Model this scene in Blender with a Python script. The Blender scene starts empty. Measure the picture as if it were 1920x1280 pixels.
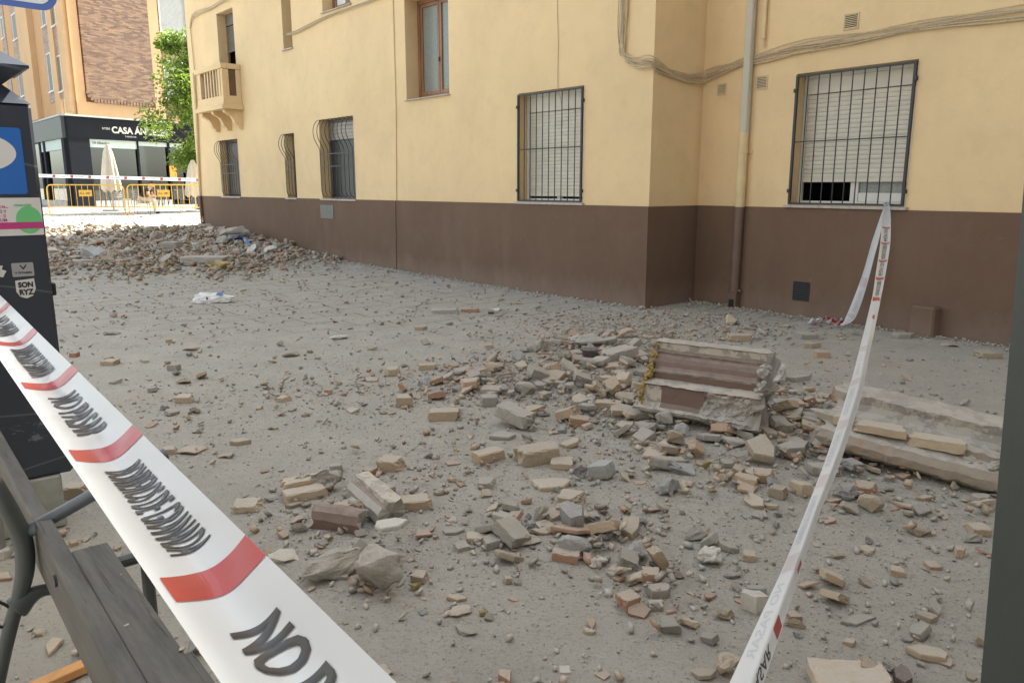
import bpy, bmesh, math, random
import numpy as np
from mathutils import Vector, Matrix, Euler, noise
random.seed(7)
R = math.radians
scene = bpy.context.scene
COL = scene.collection

# ------------------------------------------------------------------ camera
F = 1443.0                       # focal length in photo pixels (1920 wide)
TILT = math.atan(290/F)
H = 1.6                          # eye height
cam_d = bpy.data.cameras.new('camera')
cam = bpy.data.objects.new('camera', cam_d); COL.objects.link(cam)
cam_d.lens = 36*F/1920; cam_d.sensor_width = 36
cam_d.clip_start = 0.03; cam_d.clip_end = 2000
cam.location = (0, 0, H); cam.rotation_euler = (math.pi/2-TILT, 0, 0)
cam_d.dof.use_dof = True; cam_d.dof.focus_distance = 4.0; cam_d.dof.aperture_fstop = 30
scene.camera = cam
# ------------------------------------------------------------------ light
SUN_H = Vector((.67, .74)).normalized()
SUN_EL = R(52)
w = bpy.data.worlds.new('World'); scene.world = w; w.use_nodes = True
nt = w.node_tree; bg = nt.nodes['Background']
sky = nt.nodes.new('ShaderNodeTexSky'); sky.sky_type = 'NISHITA'; sky.sun_disc = False
sky.sun_elevation = SUN_EL; sky.sun_rotation = math.atan2(SUN_H.x, SUN_H.y)
sky.dust_density = 2.0
hs = nt.nodes.new('ShaderNodeHueSaturation'); hs.inputs['Saturation'].default_value = .5      # sky desaturated toward a neutral white balance
wm = nt.nodes.new('ShaderNodeMix'); wm.data_type = 'RGBA'; wm.blend_type = 'MULTIPLY'; wm.inputs[0].default_value = 1; wm.inputs[7].default_value = (.985, 1.0, .93, 1)
nt.links.new(sky.outputs[0], hs.inputs['Color']); nt.links.new(hs.outputs[0], wm.inputs[6]); nt.links.new(wm.outputs[2], bg.inputs[0]); bg.inputs[1].default_value = 0.15
sun_d = bpy.data.lights.new('sun', 'SUN'); sun_d.energy = 4.5; sun_d.angle = R(.53); sun_d.color = (1, .95, .86)
sun = bpy.data.objects.new('sun', sun_d); COL.objects.link(sun)
sd = Vector((SUN_H.x*math.cos(SUN_EL), SUN_H.y*math.cos(SUN_EL), math.sin(SUN_EL)))
sun.rotation_euler = sd.to_track_quat('Z', 'Y').to_euler(); sun.location = (8, 10, 30)
scene.view_settings.view_transform = 'Standard'; scene.view_settings.look = 'None'
scene.view_settings.exposure = 1.78; scene.view_settings.gamma = 1
scene.cycles.max_bounces = 8; scene.cycles.diffuse_bounces = 5; scene.cycles.transparent_max_bounces = 12

# ------------------------------------------------------------------ survey helpers (photo measurement -> real position)
ct, st = math.cos(TILT), math.sin(TILT)
def ray(x, y):
    u = (x-960)/F; v = (640-y)/F
    return Vector((u, ct+v*st, -st+v*ct))
EYE = Vector((0, 0, H))
def on_plane(x, y, P, n):
    d = ray(x, y); k = (Vector(P)-EYE).dot(n)/d.dot(n)
    return EYE+d*k
def at_y(x, y, Y):
    d = ray(x, y); return EYE+d*(Y/d.y)
def at_depth(x, y, dep):           # depth along the optical axis
    return EYE+ray(x, y)*dep
# ------------------------------------------------------------------ ground height
_rs = np.random.RandomState(3); _lat = _rs.rand(256, 256)
def vnoise(X, Y):
    xi = np.floor(X).astype(int); yi = np.floor(Y).astype(int); fx = X-xi; fy = Y-yi
    fx = fx*fx*(3-2*fx); fy = fy*fy*(3-2*fy)
    a = _lat[xi % 256, yi % 256]; b = _lat[(xi+1) % 256, yi % 256]; c = _lat[xi % 256, (yi+1) % 256]; d = _lat[(xi+1) % 256, (yi+1) % 256]
    return (a*(1-fx)+b*fx)*(1-fy)+(c*(1-fx)+d*fx)*fy-.5
def g0(x, y, z=0.):
    d = ray(x, y); t = (z-H)/d.z; return (d.x*t, d.y*t)
# rubble heaps: photo position, radius (m), density, mound height (m)
HEAPS = [(g0(1120, 670), .75, 1.0, .06), (g0(960, 730), .7, .9, .03), (g0(1330, 790), .7, 1.0, .05), (g0(1180, 760), .4, .9, .03), (g0(1500, 790), .6, .9, .03),
         (g0(640, 960), .32, .5, .015), (g0(1130, 1010), .35, .42, .010), (g0(1230, 1090), .22, .3, .008), (g0(860, 880), .5, .25, .008),
         (g0(680, 1070), .3, .4, .01), (g0(560, 735), .9, .25, .0), (g0(1650, 900), .5, .5, .02), (g0(1350, 900), .6, .35, .01),
         (g0(1250, 620), 1.2, .35, .01), (g0(1640, 1150), .5, .25, .0), (g0(950, 1000), .3, .4, .006)]
_az = R(41.7)
A = Vector((-math.sin(_az), math.cos(_az), 0)); nA = Vector((-A.y, A.x, 0))
_bz = R(38)
B = Vector((-math.sin(_bz), math.cos(_bz), 0)); nB = Vector((-B.y, B.x, 0))
P0 = Vector((*g0(1210, 578), 0))
Cd = Vector((math.cos(R(40)), math.sin(R(40)), 0)); nC = Vector((Cd.y, -Cd.x, 0))
P1 = Vector((2.587, 10.885, 0)); Cd = (P1-P0).normalized(); nC = Vector((Cd.y, -Cd.x, 0)); LC = (P1-P0).length
PILE = [(10.8, .6, 1.2, .5, .15), (13.0, .8, 1.5, .7, .15), (12.4, 3.0, 2.0, 1.3, .03), (15.2, 1.8, 1.6, 1.6, .03)]   # s, d, rs, rd, height beside the wall
def smooth(a, b, x):
    t = np.clip((x-a)/(b-a), 0, 1); return t*t*(3-2*t)
def gz_arr(X, Y):
    X = np.asarray(X, float); Y = np.asarray(Y, float)
    z = np.interp(Y, [0, 12, 16, 18.2, 22.2, 27, 40, 90], [0, 0, .09, .2, .56, .64, .66, .66])
    z = z*smooth(12, 20, Y+0*X)*.3+z*.7
    for (c, r, dn, hm) in HEAPS:
        z = z+hm*np.exp(-((X-c[0])**2+(Y-c[1])**2)/(r*r))
    s = (X-P0.x)*A.x+(Y-P0.y)*A.y; d = (X-P0.x)*nA.x+(Y-P0.y)*nA.y
    for (s0, d0, rs, rd, hm) in PILE:
        z = z+hm*np.exp(-((s-s0)/rs)**2-((d-d0)/rd)**2)*(.8+.7*vnoise(X*2.5, Y*2.5))
    near = 1-smooth(14, 19, Y)
    z = z+near*(.010*vnoise(X*1.7+9, Y*1.7)+.006*vnoise(X*6, Y*6+5)+.004*vnoise(X*17, Y*17)+.0025*vnoise(X*41, Y*41))
    return z
def gz(x, y): return float(gz_arr(np.array([x]), np.array([y]))[0])
def ground_arr(px, py):
    u = (np.asarray(px, float)-960)/F; v = (640-np.asarray(py, float))/F; dy = ct+v*st; dz = -st+v*ct; z = np.zeros_like(u)
    for i in range(16):
        k_ = (z-H)/dz; z = .5*z+.5*gz_arr(u*k_, dy*k_)
    k_ = (z-H)/dz; x, y = u*k_, dy*k_
    return x, y, gz_arr(x, y)
def ground_at(px, py):
    x, y, z = ground_arr(np.array([px]), np.array([py])); return Vector((float(x[0]), float(y[0]), float(z[0])))

# ------------------------------------------------------------------ materials
MATS = {}
def newmat(name):
    m = bpy.data.materials.new(name); m.use_nodes = True; MATS[name] = m
    return m, m.node_tree, m.node_tree.nodes['Principled BSDF']
def N(nt, t, **k):
    n = nt.nodes.new(t)
    for a, v in k.items(): setattr(n, a, v)
    return n
def noise_n(nt, scale, detail=4, rough=.6, coord='Object', stretch=None):
    tc = N(nt, 'ShaderNodeTexCoord'); src = tc.outputs[coord]
    if stretch:
        mp = N(nt, 'ShaderNodeMapping'); mp.inputs['Scale'].default_value = stretch; nt.links.new(src, mp.inputs[0]); src = mp.outputs[0]
    n = N(nt, 'ShaderNodeTexNoise'); n.inputs['Scale'].default_value = scale; n.inputs['Detail'].default_value = detail; n.inputs['Roughness'].default_value = rough
    nt.links.new(src, n.inputs['Vector']); return n
def ramp(nt, src, stops, interp='LINEAR'):
    r = N(nt, 'ShaderNodeValToRGB'); r.color_ramp.interpolation = interp
    e = r.color_ramp.elements
    while len(e) < len(stops): e.new(.5)
    for i, (p, c) in enumerate(stops):
        e[i].position = p; e[i].color = (*c, 1) if len(c) == 3 else c
    nt.links.new(src, r.inputs[0]); return r
def mixc(nt, a, b, fac, mode='MIX'):
    m = N(nt, 'ShaderNodeMix'); m.data_type = 'RGBA'; m.blend_type = mode
    for s, i in ((a, 6), (b, 7), (fac, 0)):
        if isinstance(s, (tuple, list)): m.inputs[i].default_value = (*s, 1)
        elif isinstance(s, (int, float)): m.inputs[i].default_value = s
        else: nt.links.new(s, m.inputs[i])
    return m.outputs[2]
def bump(nt, bsdf, src, strength, dist=.01):
    b = N(nt, 'ShaderNodeBump'); b.inputs['Strength'].default_value = strength; b.inputs['Distance'].default_value = dist
    nt.links.new(src, b.inputs['Height']); nt.links.new(b.outputs[0], bsdf.inputs['Normal']); return b
def simple(name, col, rough=.6, var=.12, scale=6, bstr=.0, bscale=60, metal=0., spec=.5, dist=.004, stretch=None, coat=0):
    m, t, p = newmat(name)
    p.inputs['Roughness'].default_value = rough; p.inputs['Metallic'].default_value = metal; p.inputs['Specular IOR Level'].default_value = spec
    p.inputs['Coat Weight'].default_value = coat
    n = noise_n(t, scale, stretch=stretch)
    lo = tuple(c*(1-var) for c in col); hi = tuple(min(1, c*(1+var)) for c in col)
    r = ramp(t, n.outputs[0], [(.3, lo), (.7, hi)]); t.links.new(r.outputs[0], p.inputs['Base Color'])
    if bstr:
        n2 = noise_n(t, bscale, 5, stretch=stretch); bump(t, p, n2.outputs[0], bstr, dist)
    return m

def plaster(name, col, stain, streak=.08):
    m, t, p = newmat(name); p.inputs['Roughness'].default_value = .85; p.inputs['Specular IOR Level'].default_value = .25
    n1 = noise_n(t, .55, 5, .6); n2 = noise_n(t, 3.5, 6, .7); n3 = noise_n(t, 2.2, 4, .6, stretch=(1, 1, .16))
    c = mixc(t, tuple(x*.93 for x in col), tuple(min(1, x*1.05) for x in col), ramp(t, n1.outputs[0], [(.35, (0,)*3), (.65, (1,)*3)]).outputs[0])
    f = ramp(t, n2.outputs[0], [(.48, (0,)*3), (.78, (.28,)*3)]); c = mixc(t, c, stain, f.outputs[0])
    f2 = ramp(t, n3.outputs[0], [(.5, (0,)*3), (.8, (streak*2,)*3)]); c = mixc(t, c, stain, f2.outputs[0])
    t.links.new(c, p.inputs['Base Color'])
    nb = noise_n(t, 26, 6, .65); nb2 = noise_n(t, 3, 3, .5)
    ad = N(t, 'ShaderNodeMath', operation='ADD'); t.links.new(nb.outputs[0], ad.inputs[0]); t.links.new(nb2.outputs[0], ad.inputs[1])
    bump(t, p, ad.outputs[0], .35, .006)
    return m
M_Y = plaster('yellow_plaster', (.73, .555, .325), (.50, .37, .225))
M_BR = plaster('brown_plinth', (.155, .098, .068), (.21, .15, .11), .2)
M_OR = plaster('orange_stucco', (.46, .28, .145), (.38, .24, .13))
M_ORL = plaster('pale_orange_stucco', (.52, .345, .195), (.43, .29, .17))
M_CREAM = simple('cream_paint', (.62, .50, .32), .7, .08, 8, .2)
M_PIPE = simple('grey_pipe_plastic', (.50, .475, .385), .45, .06, 3)
M_PIPEY = simple('yellow_pipe_paint', (.66, .52, .30), .5, .07, 5, .1)
M_PIPEB = simple('brown_pipe_paint', (.15, .096, .075), .5, .1, 5, .1)
M_CABLE = simple('painted_cable', (.50, .40, .25), .7, .15, 30, .1)
M_CABLE2 = simple('dusty_cable', (.42, .34, .24), .7, .15, 30, .1)
M_IRON = simple('black_iron', (.022, .024, .028), .45, .2, 20, .1)
M_WALU = simple('white_aluminium', (.62, .62, .60), .4, .05, 6)
M_SHUT = simple('cream_shutter', (.60, .57, .49), .5, .08, 3, stretch=(1, 1, 4))
M_SHUTW = simple('dimmed_white_shutter', (.30, .31, .30), .6, .08, 3)  # white shutter toned down because direct sun blew it out
M_SHUTG = simple('grey_shutter', (.12, .11, .10), .5, .08, 4)
M_SHUTM = simple('metal_shutter', (.26, .235, .22), .38, .1, 8, metal=.6)
M_SILL = simple('marble_sill', (.42, .37, .33), .5, .2, 14, .15)
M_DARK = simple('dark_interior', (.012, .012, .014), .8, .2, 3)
M_WOODF = simple('brown_window_wood', (.25, .125, .065), .45, .25, 9, .15, 40, stretch=(1, 1, .15))
M_NEU = plaster('grey_render', (.30, .295, .29), (.25, .24, .23))
M_REV = plaster('reveal_plaster', (.46, .36, .22), (.36, .28, .18))
M_CURT = simple('white_curtain', (.62, .64, .66), .9, .1, 12, .3, 20, stretch=(1, 1, .1))
M_FROST, t, p = newmat('frosted_glass')
n = noise_n(t, 45, 3, .5); t.links.new(ramp(t, n.outputs[0], [(.3, (.16, .18, .17)), (.7, (.25, .27, .25))]).outputs[0], p.inputs['Base Color'])
p.inputs['Roughness'].default_value = .22; bump(t, p, n.outputs[0], .6, .004)
M_GLASSD = simple('dark_window_glass', (.05, .055, .06), .08, .2, 2); M_GLASSG = simple('dusty_window_glass', (.03, .036, .038), .35, .25, 3, .1, 10)
M_HATCH = simple('grey_utility_door', (.13, .13, .115), .5, .15, 20, .1)
M_GREY = simple('grey_foot_paint', (.30, .30, .27), .6, .12, 12, .1)

def shop_glass(name):
    m, t, p = newmat(name); out = t.nodes['Material Output']
    tr = N(t, 'ShaderNodeBsdfTransparent'); tr.inputs[0].default_value = (.30, .33, .33, 1)
    gl = N(t, 'ShaderNodeBsdfGlossy'); gl.inputs['Roughness'].default_value = .02; gl.inputs[0].default_value = (.95, 1, 1, 1)
    fr = N(t, 'ShaderNodeFresnel'); fr.inputs[0].default_value = 1.9
    mx = N(t, 'ShaderNodeMixShader'); t.links.new(fr.outputs[0], mx.inputs[0]); t.links.new(tr.outputs[0], mx.inputs[1]); t.links.new(gl.outputs[0], mx.inputs[2])
    t.links.new(mx.outputs[0], out.inputs[0]); return m
M_SHOPG = shop_glass('shop_window_glass')
M_CHAR = simple('charcoal_cladding', (.011, .013, .018), .8, .1, 2, spec=.2)
M_CHARL = simple('side_cladding', (.05, .065, .065), .5, .1, 2)  # lighter cladding tone used on the side fascia
M_LETTER = simple('silver_letters', (.62, .60, .55), .5, .05)
M_BLIND = simple('pale_green_blind', (.52, .60, .56), .7, .05)
M_LEDGE = simple('grey_ledge', (.45, .44, .42), .6, .1, 5)
M_INT = simple('beige_interior', (.32, .26, .17), .8, .3, 1.2)
M_ORP = simple('orange_panel', (.75, .28, .03), .5, .1)

# long thin facing bricks
M_BRICKF, t, p = newmat('facing_brick')
uv = N(t, 'ShaderNodeTexCoord'); bt = N(t, 'ShaderNodeTexBrick'); t.links.new(uv.outputs['UV'], bt.inputs[0])
bt.inputs['Scale'].default_value = 1; bt.inputs['Brick Width'].default_value = .30; bt.inputs['Row Height'].default_value = .065; bt.inputs['Mortar Size'].default_value = .006
bt.inputs['Color1'].default_value = (.13, .075, .055, 1); bt.inputs['Color2'].default_value = (.36, .235, .14, 1); bt.inputs['Mortar'].default_value = (.15, .12, .10, 1); bt.inputs['Bias'].default_value = -.1
n = noise_n(t, .6, 3); c = mixc(t, bt.outputs[0], (.20, .13, .10), ramp(t, n.outputs[0], [(.4, (0,)*3), (.7, (.45,)*3)]).outputs[0])
t.links.new(c, p.inputs['Base Color']); p.inputs['Roughness'].default_value = .85
bump(t, p, bt.outputs[1], -.5, .01)
M_BRICKG, t, p = newmat('grey_brick')
uv = N(t, 'ShaderNodeTexCoord'); bt = N(t, 'ShaderNodeTexBrick'); t.links.new(uv.outputs['UV'], bt.inputs[0])
bt.inputs['Scale'].default_value = 1; bt.inputs['Brick Width'].default_value = .30; bt.inputs['Row Height'].default_value = .065; bt.inputs['Mortar Size'].default_value = .006
bt.inputs['Color1'].default_value = (.22, .165, .14, 1); bt.inputs['Color2'].default_value = (.36, .28, .23, 1); bt.inputs['Mortar'].default_value = (.26, .23, .20, 1)
t.links.new(bt.outputs[0], p.inputs['Base Color']); p.inputs['Roughness'].default_value = .85

# rubble: colour varies piece by piece, dust settled on faces that look up
def rubble(name, cols, dust=.7, rnd='Object Info', bscale=35, bstr=.6, dustc=(.44, .41, .365), spot=None):
    m, t, p = newmat(name); p.inputs['Roughness'].default_value = .92; p.inputs['Specular IOR Level'].default_value = .2
    if rnd == 'Object Info': o = N(t, 'ShaderNodeObjectInfo').outputs['Random']
    else: o = N(t, 'ShaderNodeNewGeometry').outputs['Random Per Island']
    k = len(cols); rp = ramp(t, o, [(i/k, c) for i, c in enumerate(cols)], 'CONSTANT' if k > 1 else 'LINEAR')
    n = noise_n(t, 14, 6, .7); c = mixc(t, rp.outputs[0], tuple(.75*x for x in cols[0]), ramp(t, n.outputs[0], [(.35, (.55,)*3), (.6, (0,)*3)]).outputs[0])
    if spot: c = mixc(t, c, spot, ramp(t, noise_n(t, 9, 3).outputs[0], [(.56, (0,)*3), (.6, (1,)*3)]).outputs[0])
    g = N(t, 'ShaderNodeNewGeometry'); sp = N(t, 'ShaderNodeSeparateXYZ'); t.links.new(g.outputs['Normal'], sp.inputs[0])
    r2 = ramp(t, sp.outputs[2], [(.35, (0,)*3), (.95, (dust,)*3)])
    n3 = noise_n(t, 22, 5, .7, 'Object'); mu = N(t, 'ShaderNodeMath', operation='MULTIPLY'); mu.use_clamp = True
    r3 = ramp(t, n3.outputs[0], [(.3, (.35,)*3), (.6, (1.3,)*3)])
    t.links.new(r2.outputs[0], mu.inputs[0]); t.links.new(r3.outputs[0], mu.inputs[1])
    c = mixc(t, c, dustc, mu.outputs[0]); t.links.new(c, p.inputs['Base Color'])
    nb = noise_n(t, bscale, 7, .7); bump(t, p, nb.outputs[0], bstr, .008)
    return m
C_BEI = [(.48, .385, .28), (.44, .35, .255), (.51, .42, .31), (.42, .335, .25), (.47, .36, .255)]
C_ORG = [(.40, .25, .17), (.44, .29, .20), (.37, .225, .16), (.48, .35, .25)]
C_GRY = [(.36, .34, .30), (.40, .375, .335), (.33, .315, .285), (.43, .40, .35), (.38, .355, .32)]
C_BLU = [(.37, .37, .365), (.42, .42, .41), (.35, .35, .345)]
M_BEI = rubble('beige_brick', C_BEI, .68); M_ORG = rubble('orange_brick', C_ORG, .68); M_GRY = rubble('grey_concrete', C_GRY, .6, bscale=28, bstr=.9)
M_BLU = rubble('bluish_mortar', C_BLU, .35, bscale=30, bstr=1.0, dustc=(.44, .44, .43)); M_TAN = rubble('tan_stone', [(.42, .35, .26), (.46, .385, .29), (.38, .32, .25)], .55, bstr=.9)
M_PLA = rubble('white_plaster_lump', [(.56, .53, .48), (.62, .60, .56)], .35)
M_FOAM = rubble('yellow_foam', [(.46, .36, .16), (.40, .27, .08)], .15, bscale=60, bstr=1.0)
M_DKT = rubble('dark_tile', [(.11, .09, .085), (.14, .11, .10)], .2, bscale=20)
M_SHD = rubble('terracotta_shard', C_ORG+C_BEI[:2]+[(.28, .17, .12)], .45)
M_MIX = rubble('mixed_gravel', [(.46, .43, .385), (.43, .405, .36), (.40, .38, .345), (.47, .435, .38), (.43, .40, .36), (.39, .37, .34), (.50, .44, .36), (.32, .30, .27), (.41, .385, .35), (.42, .31, .24), (.37, .345, .31)], .6, 'island', 60, .5)
M_MIXP = rubble('mixed_rubble', [(.42, .34, .25), (.32, .30, .27), (.42, .26, .18), (.45, .38, .28), (.36, .34, .31), (.38, .22, .15), (.30, .29, .27), (.50, .42, .30), (.22, .20, .18), (.40, .37, .33), (.43, .31, .22)], .35, 'island', 40, .5)
M_BRP = rubble('brown_painted_moulding', [(.165, .105, .085)], .45, bstr=.3, spot=None)
M_WOODO = simple('orange_wood', (.50, .25, .09), .6, .25, 12, .3, 40, stretch=(1, .1, 1))

# ground: dusty paving slabs, joints run parallel to the walls
M_GROUND, t, p = newmat('dusty_paving'); p.inputs['Roughness'].default_value = .93; p.inputs['Specular IOR Level'].default_value = .2
tc = N(t, 'ShaderNodeTexCoord'); mp = N(t, 'ShaderNodeMapping'); mp.inputs['Rotation'].default_value = (0, 0, -R(48.3-8)); t.links.new(tc.outputs['Object'], mp.inputs[0])
bt = N(t, 'ShaderNodeTexBrick'); t.links.new(mp.outputs[0], bt.inputs[0]); bt.inputs['Scale'].default_value = 1
bt.inputs['Brick Width'].default_value = .8; bt.inputs['Row Height'].default_value = .40; bt.inputs['Mortar Size'].default_value = .011; bt.inputs['Mortar Smooth'].default_value = .3
bt.inputs['Color1'].default_value = (.36, .34, .31, 1); bt.inputs['Color2'].default_value = (.40, .375, .335, 1); bt.inputs['Mortar'].default_value = (.045, .042, .04, 1)
nbig = noise_n(t, .45, 5, .6); nmid = noise_n(t, 2.4, 6, .65); nfine = noise_n(t, 60, 6, .75); nspk = noise_n(t, 160, 3, .6)
spx = N(t, 'ShaderNodeSeparateXYZ'); t.links.new(tc.outputs['Object'], spx.inputs[0])
ydust = ramp(t, spx.outputs[1], [(0, (0,)*3), (1, (1,)*3)])
mr = N(t, 'ShaderNodeMapRange'); t.links.new(spx.outputs[1], mr.inputs[0]); mr.inputs[1].default_value = 6.0; mr.inputs[2].default_value = 9.5; mr.inputs[3].default_value = 1.15; mr.inputs[4].default_value = .12
ad = N(t, 'ShaderNodeMath', operation='ADD'); ad.use_clamp = True; t.links.new(mr.outputs[0], ad.inputs[0])
rr = ramp(t, nmid.outputs[0], [(.35, (0,)*3), (.65, (.6,)*3)]); t.links.new(rr.outputs[0], ad.inputs[1])
dustc = mixc(t, (.385, .365, .325), (.46, .435, .39), ramp(t, nmid.outputs[0], [(.3, (0,)*3), (.7, (1,)*3)]).outputs[0])
dustc = mixc(t, dustc, (.47, .36, .28), ramp(t, nbig.outputs[0], [(.58, (0,)*3), (.75, (.35,)*3)]).outputs[0])
c = mixc(t, bt.outputs[0], dustc, ad.outputs[0])
c = mixc(t, c, (.20, .188, .168), ramp(t, nfine.outputs[0], [(.34, (.7,)*3), (.46, (0,)*3)]).outputs[0])  # dark grit, plus crevice shade put into the colour where bump shows weakly
ng = noise_n(t, 17, 8, .85); c = mixc(t, c, (.25, .235, .21), ramp(t, ng.outputs[0], [(.36, (.6,)*3), (.46, (0,)*3)]).outputs[0])
c = mixc(t, c, (.52, .49, .44), ramp(t, nspk.outputs[0], [(.60, (0,)*3), (.70, (.6,)*3)]).outputs[0])
t.links.new(c, p.inputs['Base Color'])
nb = noise_n(t, 30, 9, .8); bump(t, p, nb.outputs[0], 1.0, .02)

M_LEAF, t, p = newmat('tree_leaf'); g = N(t, 'ShaderNodeNewGeometry')
rp = ramp(t, g.outputs['Random Per Island'], [(0, (.035, .075, .015)), (.5, (.09, .17, .03)), (1, (.20, .29, .06))]); t.links.new(rp.outputs[0], p.inputs['Base Color']); p.inputs['Roughness'].default_value = .55
out = t.nodes['Material Output']; tr = N(t, 'ShaderNodeBsdfTranslucent'); tr.inputs[0].default_value = (.30, .42, .05, 1)
mx = N(t, 'ShaderNodeMixShader'); mx.inputs[0].default_value = .4; t.links.new(p.outputs[0], mx.inputs[1]); t.links.new(tr.outputs[0], mx.inputs[2]); t.links.new(mx.outputs[0], out.inputs[0])
M_BARK = simple('bark', (.13, .10, .07), .9, .3, 12, .6, 20)
M_YEL = simple('yellow_barrier_paint', (.75, .42, .035), .45, .08, 6)
M_BLACK = simple('black_lettering', (.02, .02, .022), .5, .05)
M_CANV = simple('beige_canvas', (.58, .53, .44), .85, .08, 6, .2, 15)
M_CHAIR = simple('grey_chair_metal', (.25, .25, .25), .4, .1, 6, metal=.4)
M_SKIN = simple('skin', (.52, .30, .20), .6, .05); M_SHIRT = simple('dark_shirt', (.02, .022, .03), .85, .15); M_SHORT = simple('pale_trousers', (.50, .47, .40), .85, .1, 10)
M_HAIR = simple('dark_hair', (.03, .02, .015), .7, .2)

def film(name, col, tl=.35, rough=.28, coat=.25):
    m, t, p = newmat(name); out = t.nodes['Material Output']
    p.inputs['Base Color'].default_value = (*col, 1); p.inputs['Roughness'].default_value = rough; p.inputs['Coat Weight'].default_value = coat; p.inputs['Coat Roughness'].default_value = .12
    tr = N(t, 'ShaderNodeBsdfTranslucent'); tr.inputs[0].default_value = (*col, 1)
    mx = N(t, 'ShaderNodeMixShader'); mx.inputs[0].default_value = tl; t.links.new(p.outputs[0], mx.inputs[1]); t.links.new(tr.outputs[0], mx.inputs[2]); t.links.new(mx.outputs[0], out.inputs[0])
    return m
M_TAPE = film('white_tape_film', (.71, .73, .76)); M_TRED = film('red_print', (.46, .045, .035), .25); M_TBLK = film('black_print', (.035, .03, .028), .0, .4, .1)
M_TREDP = film('pale_red_print', (.63, .585, .605)); M_TBLKP = film('pale_grey_print', (.57, .60, .65))
M_KIOSK, t, p = newmat('navy_painted_metal'); p.inputs['Roughness'].default_value = .42
n = noise_n(t, 3, 3); c = mixc(t, (.028, .034, .048), (.036, .045, .062), n.outputs[0])
n2 = noise_n(t, 2.2, 8, .75, stretch=(1, 1, 2.5)); n3 = noise_n(t, 5, 2, .5)
mu = N(t, 'ShaderNodeMath', operation='MULTIPLY'); t.links.new(ramp(t, n2.outputs[0], [(.56, (0,)*3), (.59, (1,)*3)]).outputs[0], mu.inputs[0]); t.links.new(ramp(t, n3.outputs[0], [(.5, (0,)*3), (.6, (.55,)*3)]).outputs[0], mu.inputs[1])
c = mixc(t, c, (.26, .28, .29), mu.outputs[0])
wv = N(t, 'ShaderNodeTexWave'); wv.wave_type = 'BANDS'; wv.bands_direction = 'Z'; wv.inputs['Scale'].default_value = 1.1; wv.inputs['Distortion'].default_value = 9; wv.inputs['Detail'].default_value = 1; wv.inputs['Detail Scale'].default_value = .6
tc = N(t, 'ShaderNodeTexCoord'); t.links.new(tc.outputs['Object'], wv.inputs[0])
c = mixc(t, c, (.16, .18, .19), ramp(t, wv.outputs[1], [(.0, (.5,)*3), (.0025, (0,)*3)]).outputs[0])
t.links.new(c, p.inputs['Base Color'])
M_BLUE = simple('blue_panel', (.025, .14, .48), .35, .05, 3); M_WHITE = simple('white_sticker', (.66, .66, .65), .4, .04); M_GREEN = simple('green_print', (.16, .55, .22), .4, .02)
M_MAG = simple('magenta_print', (.50, .05, .22), .4, .03); M_SILV = simple('silver_sticker', (.42, .43, .45), .3, .1, 30, metal=.3); M_SIGNB = simple('sign_blue', (.05, .12, .42), .4, .04); M_SIGNW = simple('sign_white', (.62, .68, .74), .35, .03)
# weathered bench wood
M_BENCH, t, p = newmat('weathered_bench_wood'); p.inputs['Roughness'].default_value = .62
tc = N(t, 'ShaderNodeTexCoord')
def grain(scale, det, rgh, st_):
    mp = N(t, 'ShaderNodeMapping'); mp.inputs['Rotation'].default_value = (0, 0, -math.atan2(A.y, A.x)); t.links.new(tc.outputs['Object'], mp.inputs[0])
    m2 = N(t, 'ShaderNodeMapping'); m2.inputs['Scale'].default_value = st_; t.links.new(mp.outputs[0], m2.inputs[0])
    q = N(t, 'ShaderNodeTexNoise'); q.inputs['Scale'].default_value = scale; q.inputs['Detail'].default_value = det; q.inputs['Roughness'].default_value = rgh; t.links.new(m2.outputs[0], q.inputs['Vector']); return q
q1 = grain(30, 6, .7, (.10, 1, 1)); q2 = grain(55, 4, .6, (.06, 1, .6)); q3 = grain(5, 4, .6, (.5, 1, 1))
c = mixc(t, (.03, .029, .027), (.11, .104, .096), ramp(t, q1.outputs[0], [(.3, (0,)*3), (.7, (1,)*3)]).outputs[0])
c = mixc(t, c, (.125, .112, .085), ramp(t, q3.outputs[0], [(.5, (0,)*3), (.75, (.5,)*3)]).outputs[0])
cr = ramp(t, q2.outputs[0], [(.30, (1,)*3), (.36, (0,)*3)]); c = mixc(t, c, (.03, .028, .025), cr.outputs[0])
t.links.new(c, p.inputs['Base Color'])
iv = N(t, 'ShaderNodeMath', operation='SUBTRACT'); iv.inputs[0].default_value = 1; t.links.new(cr.outputs[0], iv.inputs[1])
ad = N(t, 'ShaderNodeMath', operation='MULTIPLY_ADD'); t.links.new(q1.outputs[0], ad.inputs[0]); ad.inputs[1].default_value = .4; t.links.new(iv.outputs[0], ad.inputs[2])
bump(t, p, ad.outputs[0], .6, .003)
M_BENCHM = simple('grey_green_cast_metal', (.055, .065, .065), .5, .15, 12, .15, 60)
M_TUBE = simple('grey_metal_tube', (.13, .15, .18), .4, .15, 12, .1)
M_POST = simple('dark_green_post_paint', (.030, .036, .032), .5, .12, 8, .1)
M_BAG, t, p = newmat('white_plastic_bag'); p.inputs['Base Color'].default_value = (.75, .75, .76, 1); p.inputs['Roughness'].default_value = .3
M_BLUES = simple('blue_plastic', (.06, .20, .52), .45, .2, 9)

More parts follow.
